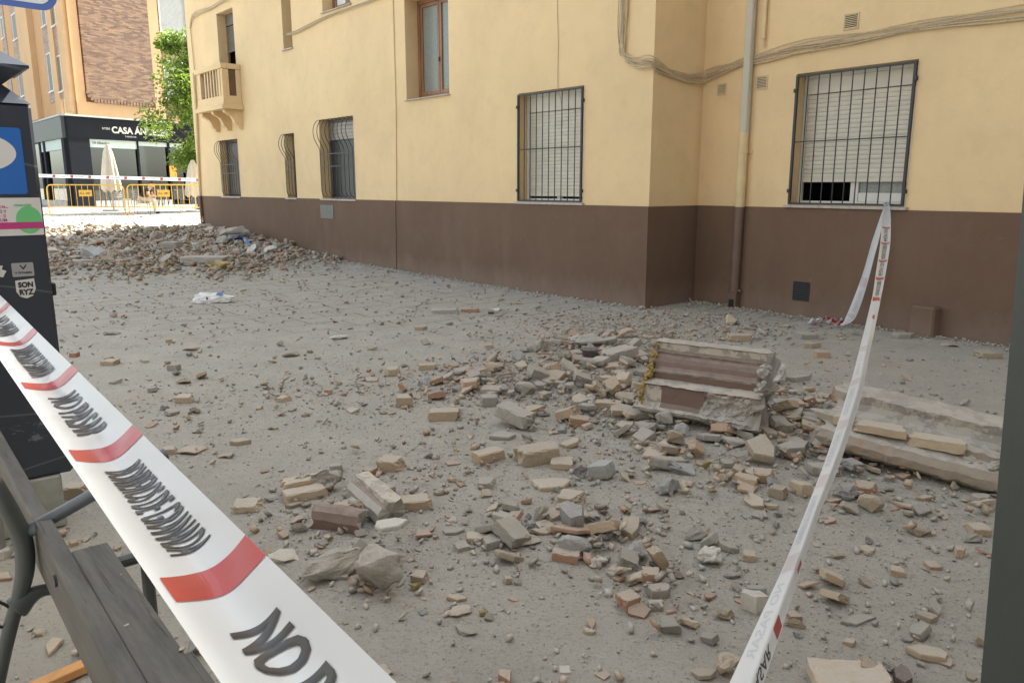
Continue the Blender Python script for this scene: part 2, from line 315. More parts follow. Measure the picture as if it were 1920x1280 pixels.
def splash(m, col, h0, amt):
    t = m.node_tree; p = t.nodes['Principled BSDF']; src = p.inputs['Base Color'].links[0].from_socket
    tc = N(t, 'ShaderNodeTexCoord'); sx = N(t, 'ShaderNodeSeparateXYZ'); t.links.new(tc.outputs['Object'], sx.inputs[0])
    n = noise_n(t, 3.2, 8, .72, stretch=(1, 1, .5)); md = N(t, 'ShaderNodeMath', operation='MULTIPLY_ADD'); md.inputs[1].default_value = -1.3*h0; t.links.new(n.outputs[0], md.inputs[0]); t.links.new(sx.outputs[2], md.inputs[2])
    r = ramp(t, md.outputs[0], [(0, (amt,)*3), (.001, (amt,)*3), (1, (0,)*3)]); mr = N(t, 'ShaderNodeMapRange'); t.links.new(md.outputs[0], mr.inputs[0]); mr.inputs[1].default_value = -.75*h0; mr.inputs[2].default_value = .15*h0; mr.inputs[3].default_value = amt; mr.inputs[4].default_value = 0
    c = mixc(t, src, col, mr.outputs[0])
    n2 = noise_n(t, 42, 4, .6); n3 = noise_n(t, 1.6, 3, .6); mu = N(t, 'ShaderNodeMath', operation='MULTIPLY'); t.links.new(ramp(t, n2.outputs[0], [(.66, (0,)*3), (.69, (1,)*3)]).outputs[0], mu.inputs[0]); t.links.new(ramp(t, n3.outputs[0], [(.5, (0,)*3), (.6, (.55,)*3)]).outputs[0], mu.inputs[1])
    c = mixc(t, c, (.33, .27, .22), mu.outputs[0]); t.links.new(c, p.inputs['Base Color'])
splash(M_BR, (.34, .28, .235), .45, .32)
# ------------------------------------------------------------------ object helpers
ORG = {}
def base(o): return ORG.get(o.name, Vector((0, 0, 0)))
def thing(name, label, cat, loc=(0, 0, 0), group=None, kind=None):
    o = bpy.data.objects.new(name, None); COL.objects.link(o); o.location = loc; o.empty_display_size = .2
    ORG[o.name] = Vector(loc); tag(o, label, cat, group, kind); return o
def tag(o, label=None, cat=None, group=None, kind=None):
    if label: o['label'] = label
    if cat: o['category'] = cat
    if group: o['group'] = group
    if kind: o['kind'] = kind
    return o
def link_mesh(name, me, mats, parent=None, loc=None):
    for m in (mats if isinstance(mats, (list, tuple)) else [mats]): me.materials.append(m)
    o = bpy.data.objects.new(name, me); COL.objects.link(o)
    if parent: o.parent = parent; ORG[o.name] = base(parent)
    elif loc is not None: o.location = loc; ORG[o.name] = Vector(loc)
    return o
def mk(name, verts, faces, mats, parent=None, fmat=None, uv=None, smooth_=False, loc=None):
    """verts in world space; stored relative to the parent's (or loc's) base"""
    off = base(parent) if parent else (Vector(loc) if loc is not None else Vector((0, 0, 0)))
    me = bpy.data.meshes.new(name); me.from_pydata([tuple(Vector(v)-off) for v in verts], [], faces)
    if fmat: me.polygons.foreach_set('material_index', fmat)
    if uv:
        l = me.uv_layers.new(name='UVMap')
        for poly in me.polygons:
            for li in poly.loop_indices: l.data[li].uv = uv(Vector(verts[me.loops[li].vertex_index]))
    if smooth_: me.polygons.foreach_set('use_smooth', [True]*len(faces))
    me.update()
    return link_mesh(name, me, mats, parent, loc)
class G:
    """collects pieces that belong to one part"""
    def __init__(s): s.v = []; s.f = []; s.m = []
    def add(s, v, f, m=0):
        k = len(s.v); s.v += [Vector(x) for x in v]; s.f += [tuple(i+k for i in q) for q in f]; s.m += [m]*len(f); return s
    def box(s, P, ax, ay, az, m=0):
        P = Vector(P); ax, ay, az = Vector(ax), Vector(ay), Vector(az)
        v = [P, P+ax, P+ax+ay, P+ay]; v += [q+az for q in v]
        f = [(0, 3, 2, 1), (4, 5, 6, 7), (0, 1, 5, 4), (1, 2, 6, 5), (2, 3, 7, 6), (3, 0, 4, 7)]
        if ax.cross(ay).dot(az) < 0: f = [tuple(reversed(q)) for q in f]
        return s.add(v, f, m)
    def bbox(s, P, ax, ay, az, b=.004, m=0):
        """box with chamfered long edges"""
        bm = bmesh.new(); bmesh.ops.create_cube(bm, size=1)
        L = [Vector(ax).length, Vector(ay).length, Vector(az).length]
        for v in bm.verts: v.co = Vector(((v.co.x+.5)*L[0], (v.co.y+.5)*L[1], (v.co.z+.5)*L[2]))
        bmesh.ops.bevel(bm, geom=bm.edges[:], offset=min(b, min(L)*.4), segments=1, affect='EDGES')
        X, Y, Z = Vector(ax).normalized(), Vector(ay).normalized(), Vector(az).normalized(); P = Vector(P)
        bm.verts.index_update(); flip = X.cross(Y).dot(Z) < 0
        s.add([P+X*v.co.x+Y*v.co.y+Z*v.co.z for v in bm.verts], [tuple((reversed if flip else list)([q.index for q in f.verts])) for f in bm.faces], m); bm.free(); return s
    def tube(s, pts, r, n=8, m=0, cap=True, flat=1.0):
        pts = [Vector(q) for q in pts]; k = len(pts); rs = r if isinstance(r, (list, tuple)) else [r]*k
        T = [(pts[min(i+1, k-1)]-pts[max(i-1, 0)]).normalized() for i in range(k)]
        ref = Vector((0, 0, 1)) if abs(T[0].z) < .9 else Vector((1, 0, 0)); u = T[0].cross(ref).normalized(); vs = []
        for i in range(k):
            u = (u-T[i]*u.dot(T[i])).normalized(); w_ = T[i].cross(u)
            vs += [pts[i]+(u*math.cos(2*math.pi*j/n)+w_*math.sin(2*math.pi*j/n)*flat)*rs[i] for j in range(n)]
        fs = [(i*n+j, i*n+(j+1) % n, (i+1)*n+(j+1) % n, (i+1)*n+j) for i in range(k-1) for j in range(n)]
        if cap: fs += [tuple(reversed(range(n))), tuple(range((k-1)*n, k*n))]
        return s.add(vs, fs, m)
    def lathe(s, c, prof, n=16, m=0, wob=0):
        c = Vector(c); vs = []
        for (r, z) in prof: vs += [c+Vector((r*(1+wob*math.sin(j*2*math.pi*4/n))*math.cos(2*math.pi*j/n), r*(1+wob*math.sin(j*2*math.pi*4/n))*math.sin(2*math.pi*j/n), z)) for j in range(n)]
        fs = [(i*n+j, i*n+(j+1) % n, (i+1)*n+(j+1) % n, (i+1)*n+j) for i in range(len(prof)-1) for j in range(n)]
        fs += [tuple(reversed(range(n))), tuple(range((len(prof)-1)*n, len(prof)*n))]
        return s.add(vs, fs, m)
    def prism(s, poly, d, m=0):
        poly = [Vector(q) for q in poly]; d = Vector(d); k = len(poly)
        nrm = (poly[1]-poly[0]).cross(poly[2]-poly[1]); f = [tuple(range(k)), tuple(reversed(range(k, 2*k)))]+[(i, i+k, (i+1) % k+k, (i+1) % k) for i in range(k)]
        if nrm.dot(d) > 0: f = [tuple(reversed(q)) for q in f]
        return s.add(poly+[q+d for q in poly], f, m)
    def build(s, name, mats, parent=None, **k):
        return mk(name, s.v, s.f, mats, parent, s.m if any(s.m) else None, **k)
def catmull(p, k=6):
    p = [Vector(q) for q in p]; out = []
    for i in range(len(p)-1):
        a, b, c, d = p[max(i-1, 0)], p[i], p[i+1], p[min(i+2, len(p)-1)]
        for j in range(k):
            t_ = j/k; out.append(.5*((2*b)+(c-a)*t_+(2*a-5*b+4*c-d)*t_*t_+(3*b-a-3*c+d)*t_**3))
    return out+[p[-1]]
_fonts = {}
def text_mesh(s, bold=.02, res=3):
    key = (s, bold, res)
    if key in _fonts: return _fonts[key]
    cu = bpy.data.curves.new('lettering', 'FONT'); cu.body = s; cu.offset = bold; cu.resolution_u = res; cu.fill_mode = 'FRONT'
    o = bpy.data.objects.new('lettering', cu); COL.objects.link(o); dg = bpy.context.evaluated_depsgraph_get(); dg.update()
    me = bpy.data.meshes.new_from_object(o.evaluated_get(dg)); bm = bmesh.new(); bm.from_mesh(me)
    bpy.data.objects.remove(o); bpy.data.meshes.remove(me)
    xs = [v.co.x for v in bm.verts]; ys = [v.co.y for v in bm.verts]; x0, x1, y0, y1 = min(xs), max(xs), min(ys), max(ys)
    for v in bm.verts: v.co = Vector(((v.co.x-x0)/(x1-x0), (v.co.y-y0)/(y1-y0), 0))
    _fonts[key] = bm; return bm
def put_text(g, s, fn, cuts=(0, 0), bold=.02, m=0, mirror=False, thick=0):
    """fn(u,v) in 0..1 -> world position of the lettering"""
    bm = text_mesh(s, bold).copy()
    for ax, k in ((0, cuts[0]), (1, cuts[1])):
        for i in range(1, k):
            no = Vector((1, 0, 0)) if ax == 0 else Vector((0, 1, 0))
            bmesh.ops.bisect_plane(bm, geom=bm.verts[:]+bm.edges[:]+bm.faces[:], plane_co=no*(i/k), plane_no=no)
    bm.verts.index_update()
    g.add([fn(1-v.co.x if mirror else v.co.x, v.co.y) for v in bm.verts], [tuple(q.index for q in f.verts) for f in bm.faces], m); bm.free()

def W(P, d, n, s, off, z): return Vector((P.x+d.x*s+n.x*off, P.y+d.y*s+n.y*off, z))
def SZ(px, py, P, d, n, off=0):
    q = on_plane(px, py, P+n*off, n); return (q-P).dot(d), q.z

# ================================================================== GROUND
def axis(lo, hi, step, far, grow=1.12):
    a = list(np.arange(lo, hi+1e-6, step)); s = step; x = hi
    while x < far: s *= grow; x += s; a.append(x)
    s = step; x = lo; b = []
    while x > -far: s *= grow; x -= s; b.append(x)
    return np.array(b[::-1]+a)
gx = axis(-3.2, 5.2, .03, 300); gy = axis(.8, 11.5, .03, 300)
XX, YY = np.meshgrid(gx, gy); ZZ = gz_arr(XX, YY)
co = np.stack([XX.ravel(), YY.ravel(), ZZ.ravel()], 1); nx, ny = len(gx), len(gy)
ii = np.arange((nx-1)*(ny-1)); i0 = (ii//(nx-1))*nx+ii % (nx-1)
quads = np.stack([i0, i0+1, i0+nx+1, i0+nx], 1)
def np_mesh(name, co, faces, k):
    me = bpy.data.meshes.new(name); me.vertices.add(len(co)); me.vertices.foreach_set('co', co.astype('f').ravel())
    nf = len(faces); me.loops.add(nf*k); me.loops.foreach_set('vertex_index', faces.astype('i').ravel()); me.polygons.add(nf)
    me.polygons.foreach_set('loop_start', np.arange(0, nf*k, k, dtype='i')); me.polygons.foreach_set('loop_total', np.full(nf, k, 'i'))
    me.update(calc_edges=True); me.validate(); return me
me = np_mesh('ground', co, quads, 4); me.polygons.foreach_set('use_smooth', np.ones(len(quads), bool))
link_mesh('ground', me, M_GROUND)['kind'] = 'structure'

# ================================================================== YELLOW BUILDING
ZB = 1.34; ZT = 11.5; SE = 15.98; BE = -13.0
bld = thing('apartment_building', 'pale yellow plastered apartment building with a dark brown plinth and barred windows', 'building', tuple(P0))
holes = {'A': [], 'B': [], 'C': []}
def wall_grid(g, P, d, n, s0, s1, z0, z1, hs, m=0, off=0.):
    ss = sorted({s0, s1, *[v for h in hs for v in h[:2] if s0 < v < s1]}); zz = sorted({z0, z1, *[v for h in hs for v in h[2:4] if z0 < v < z1]})
    for i in range(len(ss)-1):
        for j in range(len(zz)-1):
            a, b, c, e = ss[i], ss[i+1], zz[j], zz[j+1]; ms, mz = (a+b)/2, (c+e)/2
            if any(h[0] < ms < h[1] and h[2] < mz < h[3] for h in hs): continue
            q = [W(P, d, n, a, off, c), W(P, d, n, b, off, c), W(P, d, n, b, off, e), W(P, d, n, a, off, e)]
            if (q[1]-q[0]).cross(q[2]-q[1]).dot(n) < 0: q.reverse()
            g.add(q, [(0, 1, 2, 3)], m)
def reveals(g, P, d, n, h, m=0, off=0.):
    a, b, c, e, dep = h
    C4 = [(a, c), (b, c), (b, e), (a, e)]
    for i in range(4):
        (s1_, z1_), (s2_, z2_) = C4[i], C4[(i+1) % 4]
        q = [W(P, d, n, s1_, off, z1_), W(P, d, n, s2_, off, z2_), W(P, d, n, s2_, -dep, z2_), W(P, d, n, s1_, -dep, z1_)]
        cen = W(P, d, n, (a+b)/2, -dep/2, (c+e)/2); nn = (q[1]-q[0]).cross(q[2]-q[1])
        if nn.dot(cen-q[0]) < 0: q.reverse()
        g.add(q, [(0, 1, 2, 3)], m)
W1 = (1.19, 2.55, 1.37, 2.97, .24); W2 = (-2.85, -1.41, 1.375, 2.935, .24); W0 = (7.40, 8.80, 1.345, 2.97, .26); WL = (13.08, 14.25, 1.345, 2.775, .22)
WS = (9.97, 10.45, 1.345, 2.765, .24); WU = (4.26, 5.52, 3.11, 4.80, .34); WN = (9.80, 10.24, 4.54, 6.1, .5); WT = (7.31, 8.43, 5.02, 6.5, .3); WD = (12.84, 13.85, 3.62, 5.84, .28)
X1 = (-8.6, -7.2, 1.375, 2.935, .24)
HA = [W1, W0, WL, WS, WU, WN, WT, WD, (1.3, 2.5, 6.4, 8.0, .3), (4.2, 5.5, 6.6, 8.1, .3), (7.3, 8.4, 8.3, 9.8, .3), (12.9, 13.8, 7.0, 9.1, .3)]
HB = [W2, X1, (-2.8, -1.5, 5.2, 6.9, .3), (-8.6, -7.2, 5.2, 6.9, .3)]
g = G(); wall_grid(g, P0, A, nA, 0, SE, ZB, ZT, HA); wall_grid(g, P1, B, nB, BE, 0, ZB, ZT, HB); wall_grid(g, P0, Cd, nC, 0, LC, ZB, ZT, [])
E0 = W(P0, A, nA, SE, 0, 0); Ed = Vector((math.cos(_az), math.sin(_az), 0)); E1 = E0+Ed*11; B0 = W(P1, B, nB, BE, 0, 0); B1 = B0-nB*11
def quadw(g, a, b, z0, z1, m=0): g.add([(a.x, a.y, z0), (b.x, b.y, z0), (b.x, b.y, z1), (a.x, a.y, z1)], [(0, 1, 2, 3)], m)
quadw(g, E1, E0, -.3, ZT); quadw(g, B0, B1, -.3, ZT); quadw(g, B1, E1, -.3, ZT)
for h in HA: reveals(g, P0, A, nA, h, 0)
for h in HB: reveals(g, P1, B, nB, h, 0)
g.build('plaster_wall', [M_Y], bld)
g = G(); g.add([(q.x, q.y, ZT) for q in (P0, P1, B0, B1, E1, E0)], [(0, 1, 2, 3, 4, 5)]); g.add([(q.x, q.y, ZT+.3) for q in (P0+nA*.45, P1+nB*.45, B0+nB*.45, B1, E1, E0+nA*.45)], [(0, 1, 2, 3, 4, 5)])
rp_ = [P0+nA*.45, P1+nB*.45, B0+nB*.45, B1, E1, E0+nA*.45]
for i in range(6): quadw(g, rp_[i], rp_[(i+1) % 6], ZT-.02, ZT+.3)
g.add([(q.x, q.y, ZT-.02) for q in rp_], [(5, 4, 3, 2, 1, 0)])
g.build('roof', [M_BR], bld)
# plinth, proud of the plaster, thinner beyond the jog at s = 10.05
g = G()
def slab_wall(g, P, d, n, s0, s1, z0, z1, o, hs=()):
    hs = [(h[0], h[1], h[2]-.5, h[3]) for h in hs]
    wall_grid(g, P, d, n, s0, s1, z0, z1, [], 0, o)
    q = [W(P, d, n, s0, o, z1), W(P, d, n, s1, o, z1), W(P, d, n, s1, -.001, z1+.006), W(P, d, n, s0, -.001, z1+.006)]
    if (q[1]-q[0]).cross(q[2]-q[1]).z < 0: q.reverse()
    g.add(q, [(0, 1, 2, 3)])
    for s_ in (s0, s1): g.add([W(P, d, n, s_, o, z0), W(P, d, n, s_, -.02, z0), W(P, d, n, s_, -.02, z1), W(P, d, n, s_, o, z1)], [(0, 1, 2, 3)])
slab_wall(g, P0, A, nA, -.015, 10.05, -.3, ZB, .03); slab_wall(g, P0, A, nA, 10.05, SE, -.3, ZB, .006)
slab_wall(g, P0, Cd, nC, -.018, LC, -.3, ZB, .015); slab_wall(g, P1, B, nB, BE, -.013, -.3, ZB, .015)
g.build('plinth', [M_BR], bld)
g = G(); g.bbox(W(P1, B, nB, -3.36, .0, -.2), B*.26, nB*.17, (0, 0, .53), .02); o = g.build('plinth_block', [M_BR], bld)

def sill(win, P, d, n, h, ext=.04, drop=.035):
    g = G(); g.bbox(W(P, d, n, h[0]-ext, -.06, h[2]-drop+.004), d*(h[1]-h[0]+2*ext), n*.105, (0, 0, drop), .004); g.build('sill', [M_SILL], win)
def rect_frame(g, P, d, n, a, b, c, e, o, wd, th, m=0):
    g.bbox(W(P, d, n, a, o, c), d*wd, n*th, (0, 0, e-c), .004, m); g.bbox(W(P, d, n, b-wd, o, c), d*wd, n*th, (0, 0, e-c), .004, m)
    g.bbox(W(P, d, n, a+wd, o, c), d*(b-a-2*wd), n*th, (0, 0, wd), .004, m); g.bbox(W(P, d, n, a+wd, o, e-wd), d*(b-a-2*wd), n*th, (0, 0, wd), .004, m)
def slats(P, d, n, a, b, z0, z1, o, name, mat, win, hs=.045):
    g = G(); k = max(1, round((z1-z0)/hs)); hs = (z1-z0)/k
    pr = [(.0, 0), (.004, .06), (.007, .35), (.008, .6), (.004, .93), (-.004, .96), (-.004, 1.0)]
    for i in range(k):
        for j in range(len(pr)-1):
            q = [W(P, d, n, a, o+pr[j][0], z0+(i+pr[j][1])*hs), W(P, d, n, b, o+pr[j][0], z0+(i+pr[j][1])*hs), W(P, d, n, b, o+pr[j+1][0], z0+(i+pr[j+1][1])*hs), W(P, d, n, a, o+pr[j+1][0], z0+(i+pr[j+1][1])*hs)]
            if (q[1]-q[0]).cross(q[2]-q[1]).dot(n) < 0: q.reverse()
            g.add(q, [(0, 1, 2, 3)])
    g.bbox(W(P, d, n, a, o-.008, z0-.05), d*(b-a), n*.024, (0, 0, .05), .005)
    return g.build(name, [mat], win)
def pane(P, d, n, a, b, c, e, o, name, mat, win):
    g = G(); g.box(W(P, d, n, a, o-.006, c), d*(b-a), n*.006, (0, 0, e-c)); return g.build(name, [mat], win)
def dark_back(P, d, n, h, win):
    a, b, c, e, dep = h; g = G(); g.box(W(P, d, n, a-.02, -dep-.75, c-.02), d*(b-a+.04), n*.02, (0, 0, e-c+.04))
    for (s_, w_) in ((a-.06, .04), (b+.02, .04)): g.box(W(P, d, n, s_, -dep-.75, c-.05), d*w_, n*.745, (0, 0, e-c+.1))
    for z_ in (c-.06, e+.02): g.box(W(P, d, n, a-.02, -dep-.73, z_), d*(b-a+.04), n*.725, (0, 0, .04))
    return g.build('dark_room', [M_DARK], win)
def barred_window(P, d, n, h, nb, box_f, shut_to, label, open_side, extra):
    a, b, c, e, dep = h; win = mk('window', [], [], M_WALU, bld); win['label'] = label
    rect_frame(gg := G(), P, d, n, a+.003, b-.003, c+.003, e-.003, -dep+.01, .05, .05)
    zt = e-(e-c)*box_f; zs = c+(e-c)*(1-shut_to)
    gg.bbox(W(P, d, n, a+.053, -dep+.012, c+.05), d*.03, n*.05, (0, 0, e-c-.1), .003)
    mid = (a+b)/2; gg.bbox(W(P, d, n, mid-.05, -dep-.02, c+.053), d*.10, n*.035, (0, 0, zs-c+.02), .003)
    if open_side: gg.bbox(W(P, d, n, a+.053, -dep-.02, c+.053), d*(mid-a-.11), n*.03, (0, 0, .10), .003)
    gg.build('frame', [M_WALU], win)
    g = G(); g.bbox(W(P, d, n, a+.085, -dep+.015, zt), d*(b-a-.09), n*.055, (0, 0, e-.055-zt), .004); g.build('shutter_box', [M_SHUT], win)
    slats(P, d, n, a+.085, b-.056, zs, zt-.005, -dep+.035, 'roller_shutter', M_SHUT, win, .052)
    dark_back(P, d, n, h, win)
    if open_side: pane(P, d, n, a+.06, mid-.055, c+.15, zs+.05, -dep-.005, 'lace_curtain_pane', M_FROST, win)
    sill(win, P, d, n, h)
    g = G(); z0, z1 = c+.012, e-.02; bz = .012
    g.bbox(W(P, d, n, a+.005, .0, z0), d*.03, n*.03, (0, 0, z1-z0), .002); g.bbox(W(P, d, n, b-.035, .0, z0), d*.03, n*.03, (0, 0, z1-z0), .002)
    for z_ in (z0, z1-.022): g.bbox(W(P, d, n, a+.035, .003, z_), d*(b-a-.07), n*.022, (0, 0, .022), .002)
    for z_ in (z0+(z1-z0)*.485,)+extra: g.bbox(W(P, d, n, a+.035, .005, z_), d*(b-a-.07), n*.012, (0, 0, .014), .002)
    for i in range(1, nb+1):
        s_ = a+.02+(b-a-.04)*i/(nb+1); g.tube([W(P, d, n, s_, .013, z0), W(P, d, n, s_, .013, z1)], .0075, 8)
    for z_ in (c+.15, e-.22):
        for s_ in (a-.012, b-.028): g.bbox(W(P, d, n, s_, -.005, z_), d*.04, n*.045, (0, 0, .045), .003)
    g.build('iron_grille', [M_IRON], win); return win
wA = barred_window(P0, A, nA, W1, 9, .17, .915, 'barred window with its cream shutter almost fully down', False, ())
wB = barred_window(P1, B, nB, W2, 9, .15, .79, 'barred window with its cream shutter stopping above a dark gap', False, ())
# right-hand sash of that window: white sash with a patterned curtain
a, b, c, e, dep = W2; g = G(); mid = (a+b)/2
g.bbox(W(P1, B, nB, a+.053, -dep-.02, c+.053), B*(mid-a-.105), nB*.03, (0, 0, .10), .003); g.build('lower_sash', [M_WALU], wB)
pane(P1, B, nB, a+.06, mid-.052, c+.153, c+.42, -dep-.01, 'lace_curtain_pane', M_FROST, wB)
barred_window(P1, B, nB, X1, 9, .15, .9, 'barred window farthest along the right wall', False, ())

def bulged_window(P, d, n, h, nb, shut, label, pnmat, awning):
    a, b, c, e, dep = h; win = mk('window', [], [], M_WALU, bld); win['label'] = label
    g = G(); rect_frame(g, P, d, n, a+.003, b-.003, c+.003, e-.003, -dep+.01, .045, .04); g.build('frame', [M_SHUTG], win)
    dark_back(P, d, n, h, win)
    if shut: slats(P, d, n, a+.048, b-.048, c+.10, e-.06, -dep+.02, 'roller_shutter', M_SHUTG, win, .05)
    else: pane(P, d, n, a+.048, b-.048, c+.05, e-.05, -dep+.02, 'glass', pnmat, win)
    if awning:
        z1 = e-.05; z0 = e-(e-c)*.26
        slats(P, d, n, a+.05, b-.05, z0+.06, z1, -dep+.05, 'rolled_metal_blind', M_SHUTM, win, .07)
    sill(win, P, d, n, h)
    g = G(); zt, zb = e-.01, c+.02; hh = zt-zb
    prof = [(-.03, 0), (.04, -.005), (.105, .035*1.0), (.15, .10), (.162, .17), (.137, .24), (.09, .30), (.05, .345), (.028, .385), (.025, .44), (.025, .8), (.022, .90), (.0, .955), (-.06, .985), (-.10, .99)]
    for i in range(nb):
        s_ = a+.03+(b-a-.06)*i/(nb-1)
        pts = catmull([W(P, d, n, s_, o_, zt-max(f_, 0)*hh) for o_, f_ in prof], 4); g.tube(pts, .007, 6)
    for f_ in (.44, .60): g.bbox(W(P, d, n, a+.01, .022, zt-f_*hh), d*(b-a-.02), n*.008, (0, 0, .02), .001)
    g.build('bulged_iron_grille', [M_IRON], win); return win
bulged_window(P0, A, nA, W0, 9, False, 'window behind a pot-bellied iron grille with a shiny rolled blind at its top', M_GLASSG, True)
bulged_window(P0, A, nA, WS, 4, False, 'narrow slit window behind a pot-bellied iron grille', M_GLASSD, True)
bulged_window(P0, A, nA, WL, 9, True, 'window behind a pot-bellied iron grille with a closed grey shutter, nearest the far corner', M_GLASSD, False)

def casement(P, d, n, h, label, glassmat, mat, curtain=False):
    a, b, c, e, dep = h; win = mk('window', [], [], M_WALU, bld); win['label'] = label
    g = G(); rect_frame(g, P, d, n, a+.003, b-.003, c+.02, e-.003, -dep+.005, .065, .07)
    mid = (a+b)/2
    rect_frame(g, P, d, n, mid+.004, b-.07, c+.088, e-.07, -dep+.02, .06, .04); rect_frame(g, P, d, n, a+.07, mid-.004, c+.088, e-.07, -dep+.02, .06, .04)
    g.bbox(W(P, d, n, a+.003, -dep+.004, c+.001), d*(b-a-.006), n*.10, (0, 0, .018), .003)
    g.build('wooden_frame', [mat], win)
    for (p_, q_) in ((mid+.06, b-.128), (a+.128, mid-.06)):
        pane(P, d, n, p_, q_, c+.145, e-.128, -dep+.035, 'glass', glassmat, win)
    if curtain: pass
    else:
        g = G(); g.box(W(P, d, n, mid-.012, -dep+.062, c+.62), d*.02, n*.02, (0, 0, .07)); g.build('handle', [M_IRON], win)
    dark_back(P, d, n, h, win); sill(win, P, d, n, h, .03, .02); return win
casement(P0, A, nA, WU, 'brown wooden casement window with frosted glass', M_FROST, M_WOODF)
casement(P0, A, nA, WT, 'wooden window cut by the top edge, white net curtains inside', M_CURT, M_WOODF, True)
for (P_, d_, n_, hs_) in ((P0, A, nA, HA[8:]), (P1, B, nB, HB[2:])):
    for h in hs_: casement(P_, d_, n_, h, 'upper floor wooden window above the picture', M_GLASSD, M_WOODF)
win = mk('window', [], [], M_WALU, bld); win['label'] = 'narrow deep window slot with a pale sill'
a, b, c, e, dep = WN; pane(P0, A, nA, a, b, c, e, -dep+.05, 'glass', M_GLASSD, win); sill(win, P0, A, nA, WN, .02, .03)
# balcony door
a, b, c, e, dep = WD; door = mk('balcony_door', [], [], M_WALU, bld)
g = G(); rect_frame(g, P0, A, nA, a+.003, b-.003, c, e-.003, -dep+.01, .05, .05); g.build('frame', [M_WOODF], door)
slats(P0, A, nA, a+.055, b-.055, 4.98, 5.55, -dep+.045, 'roller_shutter', M_SHUTG, door, .05)
g = G(); g.bbox(W(P0, A, nA, a+.055, -dep+.02, 5.56), A*(b-a-.11), nA*.05, (0, 0, .26), .004); g.build('shutter_box', [M_SHUTG], door)
g = G(); pts = []
for i in range(25): pts.append((a+.06+.34*i/24, -dep-.03+.02*math.sin(i*1.3)))
g.add([W(P0, A, nA, s_+ (0.05 if z_ < 4.5 else -.02)*(s_-a)/.34*3, o_, z_) for z_ in (3.65, 4.4, 5.1) for s_, o_ in pts], [(j*25+i, j*25+i+1, (j+1)*25+i+1, (j+1)*25+i) for j in range(2) for i in range(24)])
g.build('white_curtain', [M_CURT], door); dark_back(P0, A, nA, WD, door)
# balcony
bal = mk('balcony', [], [], M_Y, bld); bal['label'] = 'small projecting balcony on three scrolled brackets'
bs0, bs1, bd = 12.62, 14.32, .46
g = G(); g.bbox(W(P0, A, nA, bs0-.07, .002, 3.44), A*(bs1-bs0+.14), nA*(bd+.07), (0, 0, .10), .01); g.bbox(W(P0, A, nA, bs0-.02, .002, 3.54), A*(bs1-bs0+.04), nA*(bd+.02), (0, 0, .06), .008); g.build('balcony_slab', [M_Y], bal)
g = G()
def panelbox(s0, s1, d0, d1, z0, z1, b_=.006): g.bbox(W(P0, A, nA, s0, d0, z0), A*(s1-s0), nA*(d1-d0), (0, 0, z1-z0), b_)
panelbox(bs0, bs1, bd-.10, bd, 3.60, 3.76); panelbox(bs0-.02, bs1+.02, bd-.12, bd+.03, 4.38, 4.50); 
for s_ in (bs0, bs0+.16, bs1-.28): panelbox(s_, s_+.12, bd-.10, bd, 3.76, 4.38)
for k in range(5): panelbox(bs0+.40+k*.185, bs0+.46+k*.185, bd-.075, bd-.02, 3.76, 4.38)
panelbox(bs0, bs0+.10, .004, bd-.101, 3.60, 3.76); panelbox(bs0-.02, bs0+.10, .004, bd-.121, 4.38, 4.50); panelbox(bs0, bs0+.10, .004, .12, 3.76, 4.38); panelbox(bs0, bs0+.10, .30, bd-.101, 3.76, 4.38)
panelbox(bs1-.10, bs1, .004, bd-.101, 3.60, 4.38)
g.build('parapet', [M_Y], bal)
g = G(); panelbox(bs0+.03, bs0+.07, .121, .299, 3.765, 4.375, .002); panelbox(bs0+.125, bs0+.155, bd-.06, bd-.03, 3.77, 4.37, .002); panelbox(bs0+.285, bs1-.285, bd-.065, bd-.05, 4.30, 4.378, .002); panelbox(bs0+.285, bs1-.285, bd-.065, bd-.05, 3.762, 3.82, .002)
for k in range(6): panelbox(bs0+.30+k*.185, bs0+.385+k*.185, bd-.07, bd-.045, 3.83, 4.29, .002)
panelbox(bs1-.155, bs1-.125, bd-.06, bd-.03, 3.77, 4.37, .002)
g.build('brown_infill', [M_BR], bal)
for s_ in (12.66, 13.38, 14.12):
    g = G(); pf = [(0, 3.44), (.44, 3.44), (.43, 3.37), (.36, 3.33), (.27, 3.28), (.22, 3.20), (.19, 3.12), (.12, 3.05), (.10, 3.00), (0, 2.99)]
    g.prism([W(P0, A, nA, s_, o_+.001, z_-.001) for o_, z_ in pf], A*.14); g.build('bracket', [M_Y], bal)

# pipes, cables, vents
def pipe(pts, r, name, mat, parent=bld, n=14):
    g = G(); g.tube(pts, r, n); o = g.build(name, [mat], parent, smooth_=False); return o
BW = lambda s, o, z: W(P1, B, nB, s, o, z)
AW = lambda s, o, z: W(P0, A, nA, s, o, z)
dp = mk('downpipe', [], [], M_PIPE, bld); dp['label'] = 'square grey downpipe that turns round, then yellow and brown, beside the inner corner'
g = G(); g.bbox(BW(-.80, .03, 2.22), B*.10, nB*.085, (0, 0, 8.9), .012); g.build('grey_pipe', [M_PIPE], dp)
g = G(); g.tube([BW(-.745, .075, ZB), BW(-.745, .075, 2.28)], .062, 18); g.tube([BW(-.745, .075, 2.02), BW(-.745, .075, 2.06)], .07, 18); g.box(BW(-.84, .0, 2.02), B*.19, nB*.02, (0, 0, .035)); g.build('yellow_pipe', [M_PIPEY], dp)
g = G(); g.tube([BW(-.735, .075, .22), BW(-.745, .075, ZB)], .062, 18); g.tube([BW(-.735, .075, .22), BW(-.735, .075, .26)], .072, 18); g.tube([BW(-.80, .07, .24), BW(-.84, .07, .24)], .018, 8)
